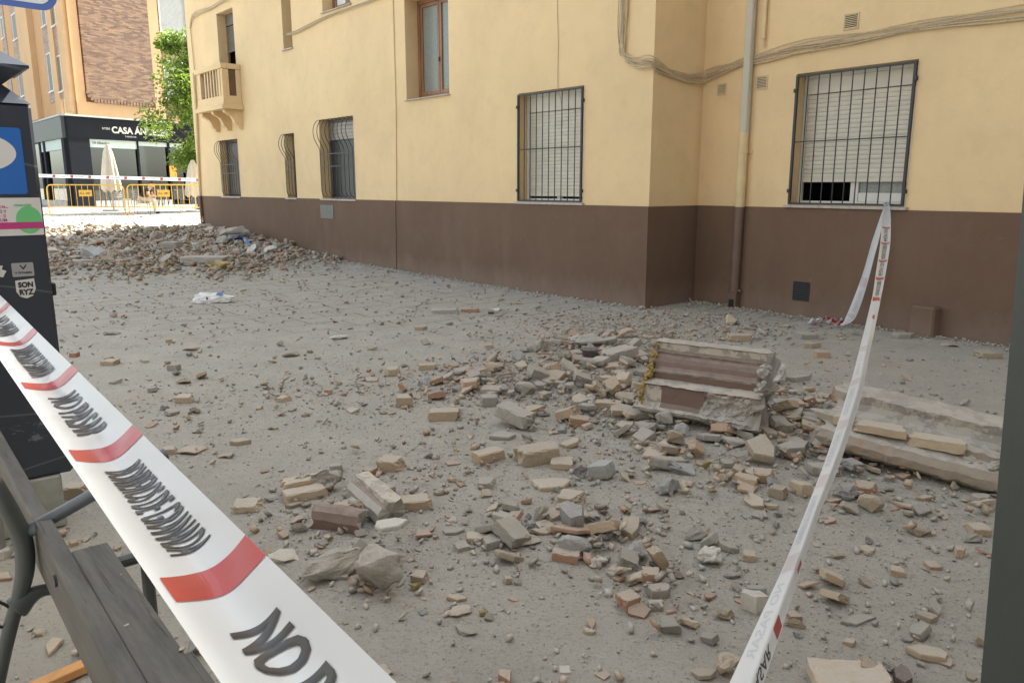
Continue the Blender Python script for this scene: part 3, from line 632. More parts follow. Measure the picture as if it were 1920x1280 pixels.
g.bbox(BW(-.80, .015, -.02), B*.13, nB*.11, (0, 0, .25), .008); g.build('brown_pipe', [M_PIPEB], dp)
g = G(); g.box(BW(-.775, .124, .02), B*.08, nB*.004, (0, 0, .10)); g.build('pipe_opening', [M_DARK], dp)
pipe(catmull([AW(15.75, .05, .62), AW(15.80, .045, 1.3), AW(15.72, .045, 2.4), AW(15.62, .045, 3.4), AW(15.60, .04, 4.6)], 5), .035, 'corner_conduit', M_PIPEY)
pipe([AW(15.76, .055, .50), AW(15.80, .052, ZB)], .042, 'corner_conduit', M_PIPEB)
g = G(); g.tube([AW(5.93, .01, ZB+.01), AW(5.86, .01, 3.0), AW(5.84, .01, 11)], .012, 6); g.build('thin_conduit', [M_PIPEY], bld)
g = G(); g.tube([AW(5.96, .038, .0), AW(5.93, .036, ZB)], .013, 6); g.build('thin_conduit', [M_PIPEB], bld)
g = G(); g.tube(catmull([AW(1.74, .008, 6.0), AW(1.73, .008, 4.2), AW(1.70, .01, 3.6), AW(1.70, .01, 3.05), AW(1.66, .02, 2.93), AW(1.64, -.02, 2.7), AW(1.66, -.05, 2.45)], 5), .004, 5); g.build('thin_cable', [M_CABLE2], bld)
def bundle(keys, k, spread, rr, name, mats, wob=.5):
    bu = mk(name, [], [], M_CABLE, bld)
    for i in range(k):
        ph = random.random()*6; a0 = random.uniform(-1, 1)
        pts = []
        kk = catmull(keys, 5)
        for j, q in enumerate(kk):
            T = (kk[min(j+1, len(kk)-1)]-kk[max(j-1, 0)]).normalized()
            side = Vector((0, 0, 1)) if abs(T.z) < .7 else (A if keys[0].x < P0.x+.1 else B)
            off = (a0+wob*math.sin(j*.35+ph))*spread
            pts.append(q+side*off+nA*(random.uniform(0, .004)+.006*(i % 3)))
        g = G(); g.tube(pts, rr*random.choice((.7, 1, 1, 1.3)), 6); g.build('cable', [mats[i % len(mats)]], bu)
    return bu
# main bundle: down wall A, round both corners and along wall B
kA = [AW(.50, .03, 6.2), AW(.50, .03, 5), AW(.50, .03, 4.0), AW(.52, .03, 3.5), AW(.47, .03, 3.27), AW(.25, .03, 3.16), AW(.0, .04, 3.14)]
kC = [P0+Cd*.3+nC*.03+Vector((0, 0, 3.04)), P0+Cd*.62+nC*.03+Vector((0, 0, 3.0)), P0+Cd*(LC-.05)+nC*.05+Vector((0, 0, 3.04))]
kB = [BW(-.25, .04, 3.10), BW(-.6, .03, 3.15), BW(-.9, .03, 3.18), BW(-1.5, .03, 3.24), BW(-2.2, .03, 3.25), BW(-3.0, .03, 3.26), BW(-3.9, .03, 3.24), BW(-6, .03, 3.2), BW(-12.5, .03, 3.2)]
bundle(kA+kC+kB, 9, .05, .0068, 'cable_bundle', [M_CABLE, M_CABLE, M_CABLE2])['label'] = 'painted cable bundle sagging round the inner corner'
bundle([AW(10.0, .02, 4.86), AW(9.4, .03, 4.84), AW(8.4, .03, 4.9), AW(7.4, .03, 4.95), AW(6.2, .03, 4.98), AW(5.0, .03, 5.05), AW(2, .03, 5.2), AW(.52, .03, 5.2)], 4, .04, .009, 'cable_bundle', [M_CABLE, M_CABLE2])['label'] = 'cable bundle under the upper window cut by the top edge'
bundle([AW(15.60, .02, 5.75), AW(15.4, .03, 5.98), AW(14.8, .03, 6.02), AW(13.9, .03, 6.0), AW(13.0, .03, 6.05), AW(12, .03, 6.1), AW(11, .03, 6.2)], 4, .05, .009, 'cable_bundle', [M_CABLE, M_CABLE2])['label'] = 'cable bundle above the balcony door'
pipe(catmull([AW(15.60, .03, 5.8), AW(15.56, .03, 5.2), AW(15.52, .03, 4.3)], 4), .012, 'thin_conduit', M_CABLE, n=6)
vp = mk('vent_pipe', [], [], M_PIPEY, bld); g = G(); g.tube([BW(-.93, .04, 3.42), BW(-.93, .04, 5.5)], .022, 10); g.tube([BW(-.93, .04, 3.40), BW(-.93, .04, 3.43)], .03, 10); g.tube([BW(-.93, .04, 3.30), BW(-.93, .04, 3.40)], .013, 8)
g.build('tube', [M_PIPEY], vp)
def vent(P, d, n, s, z, wd, ht, fr_mat):
    v = mk('wall_vent', [], [], M_CREAM, bld); g = G(); rect_frame(g, P, d, n, s-wd/2, s+wd/2, z-ht/2, z+ht/2, .002, .016, .012)
    for k in range(8):
        z_ = z-ht/2+.02+(ht-.045)*k/7; g.prism([W(P, d, n, s-wd/2+.016, .002, z_), W(P, d, n, s-wd/2+.016, .014, z_-.004), W(P, d, n, s-wd/2+.016, .014, z_+.001), W(P, d, n, s-wd/2+.016, .002, z_+.009)], d*(wd-.032))
    g.build('louvre_frame', [fr_mat], v); g = G(); g.box(W(P, d, n, s-wd/2+.01, .0005, z-ht/2+.01), d*(wd-.02), n*.001, (0, 0, ht-.02)); g.build('vent_backing', [M_DARK], v)
vent(P1, B, nB, -.31, 2.86, .15, .15, M_CREAM); vent(P1, B, nB, -.92, 2.885, .17, .17, M_CREAM); vent(P1, B, nB, -2.05, 3.435, .18, .18, M_CREAM)
v = mk('floor_vent', [], [], M_DARK, bld); g = G(); rect_frame(g, P1, B, nB, -1.80, -1.57, .20, .44, .016, .012, .008)
for k in range(9): g.box(BW(-1.79, .017, .215+k*.024), B*.21, nB*.004, (0, 0, .012))
g.build('grid', [M_IRON], v); g = G(); g.box(BW(-1.79, .0155, .21), B*.21, nB*.001, (0, 0, .22)); g.build('vent_backing', [M_DARK], v)
g = G(); g.bbox(AW(8.28, .03, .93), A*.56, nA*.012, (0, 0, .29), .003); g.box(AW(8.5, .043, 1.16), A*.05, nA*.004, (0, 0, .03)); g.build('utility_door', [M_HATCH], bld)

# ================================================================== ADDED UNSEEN BLOCKS BEHIND THE VIEWER (put in to keep skylight off the street)
def sky_blocker(P, d, n, L, dp_, Hh, label, wm_):
    o = thing('added_sky_blocker', label, 'building', tuple(P)); hs = []; s_ = 1.2
    while s_ < L-2: hs += [(s_, s_+1.2, z_, z_+1.6, .25) for z_ in np.arange(1.2, Hh-2, 3.1)]; s_ += 3.2
    g = G(); wall_grid(g, P, d, n, 0, L, -.3, Hh, hs)
    for h in hs: reveals(g, P, d, n, h)
    a_, b_ = P, P+d*L; quadw(g, b_, b_-n*dp_, -.3, Hh); quadw(g, b_-n*dp_, a_-n*dp_, -.3, Hh); quadw(g, a_-n*dp_, a_, -.3, Hh); g.build('wall', [wm_], o)
    g = G(); g.prism([W(P, d, n, -.3, .4, Hh), W(P, d, n, L+.3, .4, Hh), W(P, d, n, L+.3, -dp_, Hh), W(P, d, n, -.3, -dp_, Hh)], (0, 0, .3)); g.build('roof', [M_BR], o)
    for h in hs: pane(P, d, n, h[0], h[1], h[2], h[3], -.2, 'window', M_GLASSD, o)
sky_blocker(P0+nA*11.8-A*20, A, -nA, 24, 8, 17, 'added unseen grey house block behind the viewer, keeping skylight off the right wall', M_NEU)
sky_blocker(P0+nA*11.2-A*11.0, -nA, A, 9.3, 8, 15, 'added unseen house block closing the street behind the viewer, darkening the inner corner', M_NEU)

# ================================================================== SHOP BUILDING ACROSS THE PLAZA
Q = ground_at(130, 388); FR = Vector((math.sin(R(33.4)), math.cos(R(33.4)), 0)); nF = Vector((FR.y, -FR.x, 0))
Q = on_plane(129, 300, Q, nF); Q.z = 0
LFd = A; nL = nA
shop = thing('brick_building', 'orange stucco and brown brick apartment block with a dark shop front on the corner', 'building', (Q.x, Q.y, .64))
fz = lambda px, py, o=0: SZ(px, py, Q, FR, nF, o)
lz = lambda px, py, o=0: SZ(px, py, Q, LFd, nL, o)
FW = lambda s, o, z: W(Q, FR, nF, s, o, z)
LW = lambda s, o, z: W(Q, LFd, nL, s, o, z)
uvF = lambda v: ((v-Q).dot(FR), v.z); uvL = lambda v: ((v-Q).dot(LFd), v.z)
Z2 = 4.86; Z1 = 3.85; ZG = .60; TOP = 17
FL = 15.0; LLn = 18.0
g = G()
# upper volume with orange stucco, pilasters
g.prism([FW(0, 0, Z2+.06), FW(FL, 0, Z2+.06), FW(FL, -10, Z2+.06), LW(LLn, -6, Z2+.06), LW(LLn, 0, Z2+.06)], (0, 0, TOP-Z2)) 
g.build('stucco_wall', [M_OR], shop)
g = G()
for (x0, x1) in ((109, 121), (121.5, 133), (134, 143)): pass
s_b0 = fz(150, 100)[0]; s_b1 = fz(278, 100)[0]
for (s0, s1, o) in ((0.0, .55, .10), (.55, s_b0-.05, .20), (s_b1+.02, s_b1+.55, .22), (s_b1+3.0, s_b1+3.5, .22)): g.box(FW(s0, .001, Z2+.062), FR*(s1-s0), nF*o, (0, 0, TOP-Z2-.1))
g.box(FW(.55, .001, Z2+.064), FR*(s_b1-.55+.5), nF*.19, (0, 0, .62))
for (x0, x1, o) in ((99, 108, .12), (117, 127, .12), (47, 68, .25)):
    a_, b_ = lz(x0, 100)[0], lz(x1, 100)[0]; g.box(LW(min(a_, b_), .001, Z2+.063), LFd*abs(a_-b_), nL*o, (0, 0, TOP-Z2-.1))
g.build('pilaster', [M_ORL], shop)
# rounded-corner brick panel
g = G(); zb = 5.62; c_ = .42; poly = [(s_b0, TOP-.2), (s_b0, zb+c_)]+[(s_b0+c_-c_*math.cos(t_)*1.0, zb+c_-c_*math.sin(t_)) for t_ in [R(x) for x in (20, 45, 70, 90)]]+[(s_b1-c_+c_*math.sin(t_), zb+c_-c_*math.cos(t_)) for t_ in [R(x) for x in (0, 20, 45, 70)]]+[(s_b1, zb+c_), (s_b1, TOP-.2)]
g.prism([FW(s_, .001, z_) for s_, z_ in poly], nF*.26); g.build('brick_panel', [M_BRICKF], shop, uv=uvF)
g = G(); edge = poly[1:-1]
for i in range(len(edge)-1):
    (sa, za), (sb, zb_) = edge[i], edge[i+1]; L_ = math.dist((sa, za), (sb, zb_)); k = max(1, round(L_/.17))
    for j in range(k):
        f_ = (j+.5)/k; s_ = sa+(sb-sa)*f_; z_ = za+(zb_-za)*f_; tx, tz = (sb-sa)/L_, (zb_-za)/L_
        g.box(FW(s_-tx*.06+tz*.08, .27, z_-tz*.06-tx*.08), FR*tx*.12+Vector((0, 0, tz*.12)), nF*.03, FR*(-tz)*.2+Vector((0, 0, tx*.2)))
g.build('brick_edging', [M_BRICKF], shop, uv=lambda v: (v.x*1.7+v.z*.9, v.z*3))
s_c0, s_c1 = s_b1+.56, s_b1+2.98
g = G(); g.box(FW(s_c0, .001, Z2+.3), FR*(s_c1-s_c0), nF*.05, (0, 0, TOP-Z2-.5)); g.build('brick_panel', [M_BRICKF], shop, uv=uvF)
zw = [fz(310, 62)[1], fz(310, 185)[1]]
for z0, hh in ((zw[0], 2.0), (zw[1], 1.9)):
    wn = mk('window', [], [], M_WALU, shop); g = G(); rect_frame(g, Q, FR, nF, s_c0+.15, s_c0+1.75, z0, z0+hh, .052, .06, .05); g.bbox(FW(s_c0+.1, .052, z0-.05), FR*1.7, nF*.12, (0, 0, .045), .004); g.build('frame', [M_WALU], wn)
    slats(Q, FR, nF, s_c0+.21, s_c0+1.69, z0+.11, z0+hh-.06, .07, 'roller_shutter', M_SHUTW, wn, .06)
# left facade: recessed brick strips with shuttered windows
for (x0, x1, rows) in ((85, 99, ((10, 45), (100, 175))), (104, 117, ((0, 45), (105, 175))), (28, 44, ((18, 72), (140, 185))), (8, 16, ((25, 70),))):
    a_, b_ = sorted((lz(x0, 100)[0], lz(x1, 100)[0])); g = G(); g.box(LW(a_, .001, Z2+.7), LFd*(b_-a_), nL*.03, (0, 0, TOP-Z2-1)); g.build('brick_panel', [M_BRICKG], shop, uv=uvL)
    for (y0, y1) in rows:
        za = lz((x0+x1)/2, y1)[1]; zt = lz((x0+x1)/2, y0)[1]
        wn = mk('window', [], [], M_WALU, shop); m_ = (b_-a_)*.22
        g = G(); rect_frame(g, Q, LFd, nL, a_+m_, b_-m_, za, zt, .032, .05, .03); g.bbox(LW(a_+m_-.05, .032, za-.05), LFd*(b_-a_-2*m_+.1), nL*.10, (0, 0, .045), .004); g.build('frame', [M_WALU], wn)
        slats(Q, LFd, nL, a_+m_+.05, b_-m_-.05, za+.1, zt-.05, .04, 'roller_shutter', M_SHUTG, wn, .08)
# ledge, fascia and shop front
g = G(); g.box(FW(-.12, -.1, Z2-.02), FR*(FL+.1), nF*.42, (0, 0, .08)); g.box(LW(.0, -.3, Z2-.02), LFd*LLn, nL*.5, (0, 0, .076)); g.build('ledge', [M_LEDGE], shop)
sf = mk('shop_front', [], [], M_CHAR, shop); sf['label'] = 'charcoal clad corner shop front with large windows'
g = G(); g.box(FW(-.0, -.25, Z1), FR*FL, nF*.45, (0, 0, Z2-Z1-.03)); g.build('fascia', [M_CHAR], sf)
g = G(); g.box(LW(.02, -.2, Z1-.002), LFd*LLn, nL*.36, (0, 0, Z2-Z1-.03)); g.build('side_fascia', [M_CHARL], sf)
s_w0 = fz(168, 300)[0]; s_w1 = fz(259, 300)[0]; s_w2 = fz(314, 300)[0]; s_w3 = fz(345, 300)[0]
colb = []
class _C:
    def box(s, *a): G().box(*a).build('column', [M_CHAR], sf)
g = _C()
g.box(FW(0.0, -.25, ZG-.1), FR*(s_w0), nF*.43, (0, 0, Z1-ZG+.1))
g.box(FW(s_w1-.04, -.1, ZG), FR*.08, nF*.2, (0, 0, Z1-ZG)); g.box(FW(s_w2, -.1, ZG), FR*.12, nF*.22, (0, 0, Z1-ZG)); g.box(FW(s_w3, -.1, ZG), FR*.5, nF*.25, (0, 0, Z1-ZG)); g.box(FW(FL-.3, -.1, ZG), FR*.3, nF*.25, (0, 0, Z1-ZG))
for x_ in (90, 82): a_ = lz(x_, 300)[0]; g.box(LW(a_, -.2, ZG-.1), LFd*.35, nL*.3, (0, 0, Z1-ZG+.1))
g.box(LW(.02, -.2, ZG-.1), LFd*.5, nL*.33, (0, 0, Z1-ZG+.098))
g = G(); g.box(FW(s_w0, -.1, ZG-.1), FR*(s_w2-s_w0-.01), nF*.28, (0, 0, .42)); g.box(LW(.52, -.1, ZG-.1), LFd*(LLn-.6), nL*.26, (0, 0, .42)); g.build('stone_kerb', [M_LEDGE], sf)
g = G(); g.box(FW(s_w0, -.02, ZG+.33), FR*(FL-s_w0-.3), nF*.012, (0, 0, Z1-ZG-.34)); g.build('shop_window', [M_SHOPG], sf)
g = G(); g.box(LW(.5, -.02, ZG+.33), LFd*(LLn-.6), nL*.012, (0, 0, Z1-ZG-.34)); g.build('shop_window', [M_SHOPG], sf)
# interior seen through the glass
g = G(); g.box(FW(1.5, -5.0, ZG), FR*(FL-1.8), nF*.1, (0, 0, 3.4), 0)
for z_, h_ in ((ZG, .03), (Z1-.05, .9)): g.prism([FW(.25, -.3, z_), FW(FL-.3, -.3, z_), FW(FL-.3, -4.89, z_), FW(1.6, -4.89, z_)], (0, 0, h_), 0)
g.prism([LW(6, -.3, ZG), LW(LLn-.3, -.3, ZG), LW(LLn-.3, -3, ZG), LW(6, -3, ZG)], (0, 0, .02), 0); g.box(LW(6, -3, ZG), LFd*(LLn-6.3), nL*.1, (0, 0, 3.2), 0)
g.box(FW(s_w1-.2, -2.6, ZG), FR*2.2, nF*.1, (0, 0, 3.0), 1); g.box(FW(s_w0+.4, -3.4, ZG+.03), FR*3.0, nF*.5, (0, 0, 1.1), 1); g.box(FW(s_w0+2.2, -3.9, ZG+1.6), FR*1.4, nF*.2, (0, 0, .5), 1)
g.build('interior', [M_DARK, M_INT], sf)
g = G(); q = at_depth(297, 293, 0); s_, z_ = fz(297, 293); g.lathe(FW(s_+.3, -1.2, z_-.05), [(.02, .22), (.03, .2), (.09, .1), (.12, 0)], 12); o = g.build('pendant_lamp', [M_LEDGE], sf)
M_BULB, t, p = newmat('lit_bulb'); p.inputs['Emission Color'].default_value = (1, .75, .45, 1); p.inputs['Emission Strength'].default_value = 25
g = G(); g.lathe(FW(s_+.3, -1.2, z_-.07), [(.01, 0), (.05, .03), (.05, .06), (.01, .09)], 10); g.build('lamp_bulb', [M_BULB], o)
g = G(); g.box(FW(s_w0+.03, .03, fz(210, 278)[1]), FR*(s_w1-s_w0-.08), nF*.02, (0, 0, Z1-fz(210, 278)[1]-.01)); g.build('window_blind', [M_BLIND], sf)
g = G(); g.box(FW(s_w1+.05, .03, Z1-.22), FR*(s_w3-s_w1-.1), nF*.02, (0, 0, .21)); g.build('window_blind', [M_BLIND], sf)
g = G(); g.box(LW(.6, .03, Z1-.5), LFd*5, nL*.02, (0, 0, .49)); g.build('window_blind', [M_BLIND], sf)
s_, z_ = fz(313, 333); g = G(); g.box(FW(s_+.1, .13, z_), FR*.4, nF*.02, (0, 0, .6)); g.build('orange_menu_panel', [M_ORP], sf)
g = G()
def ftext(g, s, x0, x1, yb, yt, off, bold=.02):
    s0, z0 = fz(x0, yb, off); s1 = fz(x1, yb, off)[0]; z1 = fz(x0, yt, off)[1]
    put_text(g, s, lambda u, v: FW(s0+(s1-s0)*u, off, z0+(z1-z0)*v), bold=bold)
ftext(g, 'CASA ÁNGELES', 210, 314, 250, 234, .206, .035); g.build('shop_name_lettering', [M_LETTER], sf)
g = G(); ftext(g, 'TABERNA', 234, 256, 257.5, 255, .206, .0); g.build('small_lettering', [M_LETTER], sf)
g = G(); ftext(g, 'NºIINI', 192, 206, 243, 238.5, .206, .0); g.build('small_lettering', [M_LETTER], sf)
g = G(); ftext(g, 'Alhambra', 182, 205, 270.5, 265.5, .055, .02); ftext(g, '|||', 174, 180, 270, 265.5, .055, .03); g.build('blind_lettering', [M_BLACK], sf)

# ================================================================== TREE
def tree(c, z_lo, z_hi, rad, label, seed=1, nleaf=9000, group=None, lx=.13):
    rnd = random.Random(seed); z0 = gz(c[0], c[1]); tr = thing('leafy_tree', label, 'tree', (c[0], c[1], z0), group)
    g = G(); top = Vector((c[0]+.2, c[1], z_hi-1.0)); tb = catmull([(c[0], c[1], z0-.1), (c[0]+.08, c[1], z0+1.2), (c[0]-.03, c[1]+.05, z_lo+1), top], 5)
    g.tube(tb, [.13*(1-.75*i/(len(tb)-1)) for i in range(len(tb))], 10); g.build('trunk', [M_BARK], tr, smooth_=True)
    cl = []; gb = G()
    for i in range(46):
        h_ = rnd.random(); zz = z_lo+(z_hi-z_lo)*h_; rr_ = rad*(math.sin(math.pi*(.12+.80*h_))**.7); an = rnd.random()*6.283; r_ = rr_*math.sqrt(rnd.random())*1.0
        q = Vector((c[0]+r_*math.cos(an), c[1]+r_*math.sin(an), zz)); cl.append((q, rnd.uniform(.35, .75)))
        st_ = Vector((c[0], c[1], max(z_lo, zz-.9))); gb.tube(catmull([st_, (st_+q)/2+Vector((0, 0, .15)), q], 3), [.04, .035, .03, .025, .02, .015, .01][:7], 5)
    gb.build('branches', [M_BARK], tr)
    vs = []; fs = []
    for i in range(nleaf):
        q, rc = cl[rnd.randrange(len(cl))]
        d = Vector((rnd.gauss(0, 1), rnd.gauss(0, 1), rnd.gauss(0, .75))).normalized()*rc*(rnd.random()**.4)
        p_ = q+d; a_ = Vector((rnd.gauss(0, 1), rnd.gauss(0, 1), rnd.gauss(-.3, .6))).normalized(); b_ = a_.cross(Vector((rnd.gauss(0, .5), rnd.gauss(0, .5), 1))).normalized()
        L_ = lx*rnd.uniform(.6, 1.2); k = len(vs); bend = Vector((0, 0, -L_*.15))
        vs += [p_, p_+a_*L_*.5+b_*L_*.35, p_+a_*L_+bend, p_+a_*L_*.5-b_*L_*.35]; fs += [(k, k+1, k+2, k+3)]
    mk('crown', vs, fs, [M_LEAF], tr)
    return tr
tp = at_y(368, 300, 31.0); tree((tp.x, tp.y), 2.6, 7.1, 1.85, 'bright green sunlit tree in front of the dark shop front', 5, 14000, lx=.15)

# ================================================================== BARRIERS, FAR TAPE, PARASOLS, FURNITURE, PERSON
def place_root(o, loc, rz): o.location = loc; o.rotation_euler = (0, 0, rz)
bl = at_y(89, 400, 27); z_b = gz(bl.x, bl.y)
e1 = ground_at(93, 401); e2 = ground_at(239, 402); bwid = (e2-e1).length-.02
def barrier(width=2.5, code='G.L. 287'):
    b = thing('crowd_barrier', 'yellow metal crowd barrier', 'barrier')
    g = G(); r_ = .019; hh = 1.02
    pts = [Vector((0, 0, .0)), Vector((0, 0, hh-.14))]+[Vector((.14-.14*math.cos(t_), 0, hh-.14+.14*math.sin(t_))) for t_ in (R(30), R(60), R(90))]+[Vector((width-.14+.14*math.sin(t_), 0, hh-.14+.14*math.cos(t_))) for t_ in (0, R(30), R(60), R(90))]+[Vector((width, 0, 0))]
    g.tube(pts, r_, 8); g.tube([(.0, 0, .26), (width, 0, .26)], r_, 8); g.build('tube_frame', [M_YEL], b)
    for i in range(1, 13): g = G(); x_ = width*i/13; g.tube([(x_, 0, .26), (x_, 0, hh-.01)], .008, 6); g.build('bar', [M_YEL], b)
    g = G(); g.bbox((width*.42, -.014, .62), (width*.17, 0, 0), (0, .006, 0), (0, 0, .22), .002); p_ = g.build('number_plate', [M_YEL], b)
    g = G(); put_text(g, code, lambda u, v: Vector((width*(.435+.14*u), -.016, .69+.08*v)), bold=.02); g.build('plate_lettering', [M_BLACK], p_)
    g = G()
    for x_ in (0, width): g.box((x_-.02, -.22, 0), (.04, 0, 0), (0, .44, 0), (0, 0, .03))
    g.build('foot', [M_YEL], b)
    return b
def copy_thing(src):
    r_ = src.copy(); COL.objects.link(r_)
    for ch in list(src.children):
        c_ = ch.copy(); COL.objects.link(c_); c_.parent = r_
        for g_ in list(ch.children): d_ = g_.copy(); COL.objects.link(d_); d_.parent = c_
    return r_
b1 = barrier(2.55, 'G.L. 287'); dirb = (e2-e1).normalized(); bwid = 2.55
kk = (e2-e1).length/2.6
place_root(b1, e1, math.atan2(dirb.y, dirb.x)); tag(b1, 'yellow barrier reaching from behind the ticket machine to the parasol', 'barrier', 'yellow barriers across the plaza')
b1.scale = (kk, 1, 1)
b2 = copy_thing(b1); e3 = e2+dirb*.08; dir2 = (ground_at(372, 404)-e3).normalized(); place_root(b2, (e3.x, e3.y, gz(e3.x, e3.y)), math.atan2(dir2.y, dir2.x)); tag(b2, 'yellow barrier with the seated person behind it, beside the yellow building', 'barrier')
# far tape
ta = at_y(40, 331.5, 26.2); tb_ = at_y(410, 341.5, 26.0)
ft = thing('far_barrier_tape', 'distant red and white tape stretched above the yellow barriers', 'tape', tuple(ta))
g = G(); up = Vector((0, .02, .105)); g.add([ta, tb_, tb_+up, ta+up], [(0, 1, 2, 3)]); g.build('tape_strip', [M_TAPE], ft)
g = G()
for k in range(22): 
    f_ = (k+.5)/22; q = ta.lerp(tb_, f_)+Vector((0, -.004, 0)); dd = (tb_-ta).normalized()
    if k % 2: g.add([q+up*.1, q+dd*.10+up*.1, q+dd*.10+up*.9, q+up*.9], [(0, 1, 2, 3)], 0)
    else:
        put_text(g, 'NO PASAR', lambda u, v: q+dd*(.28*u-.14)+up*(.3+.35*v), bold=.02, m=1)
g.build('tape_print', [M_TRED, M_TBLK], ft)
def parasol(px, ytop, ybot, Y, label, wide=.55):
    bp = at_y(px, ybot, Y); zt = at_y(px, ytop, Y).z; z0 = gz(bp.x, bp.y)
    o = thing('folded_parasol', label, 'parasol', (bp.x, bp.y, z0), 'folded parasols by the shop')
    hh = zt-z0; g = G(); prof = [(.30*wide/.55+.02, .30*hh), (wide*.62, .34*hh), (wide*.60, .42*hh), (wide*.48, .60*hh), (wide*.36, .78*hh), (wide*.28, .88*hh), (.16*wide, .95*hh), (.05, hh)]
    n_ = 32; vs = []
    for r_, z_ in prof:
        for j in range(n_):
            a_ = 2*math.pi*j/n_; rr_ = r_*(1+.16*math.cos(a_*8)+.05*math.sin(a_*3+z_)); zz = z_+(.06*math.cos(a_*8) if z_ < .33*hh else 0)
            vs.append(Vector((bp.x+rr_*math.cos(a_), bp.y+rr_*math.sin(a_), z0+zz)))
    g.add(vs, [(i*n_+j, i*n_+(j+1) % n_, (i+1)*n_+(j+1) % n_, (i+1)*n_+j) for i in range(len(prof)-1) for j in range(n_)]); g.build('canvas', [M_CANV], o, smooth_=True)
    g = G(); g.tube([(bp.x, bp.y, z0), (bp.x, bp.y, z0+hh*.97)], .035, 10); g.build('pole', [M_CHAIR], o)
    g = G(); g.bbox((bp.x-.3, bp.y-.3, z0), (.6, 0, 0), (0, .6, 0), (0, 0, .07), .01); g.build('base', [M_LEDGE], o)
parasol(213, 270, 391, 31.0, 'closed beige parasol standing behind the yellow barriers'); parasol(368, 300, 393, 30.0, 'closed beige parasol half hidden by the corner of the yellow building')
def chair(px, py, Y_, rz, label):
    q = ground_at(px, py); o = thing('terrace_chair', label, 'chair', (0, 0, 0), 'terrace chairs')
    for x_, y_ in ((-.2, -.2), (.2, -.2), (-.2, .2), (.2, .2)):
        g = G(); g.tube([(x_*1.15, y_*1.15, 0), (x_, y_, .45)]+([(x_, y_+.06, .82)] if y_ > 0 else []), .013, 6); g.build('leg', [M_CHAIR], o)
    g = G()
    for k in range(6): g.bbox((-.21, -.21+k*.072, .45), (.42, 0, 0), (0, .06, 0), (0, 0, .014), .002)
    g.build('seat', [M_CHAIR], o); g = G()
    for k in range(4): g.bbox((-.2, .215+.012*k, .52+k*.08), (.4, 0, 0), (0, .012, 0), (0, 0, .055), .002)
    g.build('backrest', [M_CHAIR], o); place_root(o, q, rz); return o
chair(233, 396, 29, R(70), 'slatted grey terrace chair under the nearer closed parasol'); ch1 = chair(268, 401, 28, R(105), 'slatted grey terrace chair on which the person sits'); chair(352, 396, 29, R(-60), 'grey terrace chair beside the corner of the yellow building')
for k, px in enumerate((200, 296, 308, 326)):
    q = ground_at(px, 389); o = thing('bar_stool', 'dark high bar stool by the shop window', 'stool', tuple(q), 'bar stools by the shop window'); 
    for a_ in range(4): g = G(); an = a_*math.pi/2+.6; g.tube([(q.x+.22*math.cos(an), q.y+.22*math.sin(an), q.z), (q.x+.13*math.cos(an), q.y+.13*math.sin(an), q.z+.75)], .016, 6); g.build('leg', [M_IRON], o)
    g = G(); g.lathe((q.x, q.y, q.z+.75), [(.17, 0), (.18, .03), (.15, .05)], 16); g.build('seat', [M_IRON], o)
# person: seated, bent forward
def skin_body(name, verts, edges, rad, mat, parent, sub=2):
    me = bpy.data.meshes.new(name); me.from_pydata([tuple(Vector(v)) for v in verts], edges, [])
    o = bpy.data.objects.new(name, me); COL.objects.link(o); o.parent = parent; me.materials.append(mat)
    m_ = o.modifiers.new('skin', 'SKIN'); m_.use_smooth_shade = True
    for i, r_ in enumerate(rad): me.skin_vertices[0].data[i].radius = (r_, r_) if not isinstance(r_, tuple) else r_
    me.skin_vertices[0].data[0].use_root = True
    s_ = o.modifiers.new('sub', 'SUBSURF'); s_.levels = s_.render_levels = sub
    dg = bpy.context.evaluated_depsgraph_get(); nm = bpy.data.meshes.new_from_object(o.evaluated_get(dg)); o.modifiers.clear(); o.data = nm
    return o
pr = thing('person', 'person in a dark top and pale trousers sitting bent forward on a terrace chair', 'person', (0, 0, 0))
# local: +x forward, z up
V = [(0, 0, .50), (.10, 0, .66), (.22, 0, .84), (.30, 0, .93), (.38, 0, 1.00), (.47, 0, 1.06),       # 0 pelvis..5 head top
     (.05, .10, .50), (.42, .13, .50), (.40, .14, .28), (.38, .14, .07), (.50, .15, .04),             # left leg 6-10
     (.05, -.10, .50), (.44, -.13, .50), (.46, -.14, .28), (.46, -.14, .07), (.58, -.15, .04),        # right leg 11-15
     (.24, .19, .84), (.34, .24, .62), (.50, .14, .62), (.24, -.19, .84), (.34, -.24, .62), (.52, -.12, .64)]
Ed_ = [(0, 1), (1, 2), (2, 3), (3, 4), (4, 5), (0, 6), (6, 7), (7, 8), (8, 9), (9, 10), (0, 11), (11, 12), (12, 13), (13, 14), (14, 15), (2, 16), (16, 17), (17, 18), (2, 19), (19, 20), (20, 21)]
rad = [(.15, .12), (.14, .11), (.15, .11), .055, .09, .085, .09, .065, .052, .036, .035, .09, .065, .052, .036, .035, .062, .044, .03, .062, .044, .03]
skin_body('body', V, Ed_, rad, M_SKIN, pr)
skin_body('shirt', [V[0], V[1], V[2], (.25, 0, .88), V[16], (.29, .215, .74), V[19], (.29, -.215, .74)], [(0, 1), (1, 2), (2, 3), (2, 4), (4, 5), (2, 6), (6, 7)], [(.165, .14), (.16, .13), (.17, .13), .08, .085, .066, .085, .066], M_SHIRT, pr)
skin_body('trousers', [(0, 0, .50)]+[V[i] for i in (6, 7, 8, 9, 11, 12, 13, 14)], [(0, 1), (1, 2), (2, 3), (3, 4), (0, 5), (5, 6), (6, 7), (7, 8)], [(.165, .13), .11, .085, .07, .06, .11, .085, .07, .06], M_SHORT, pr)
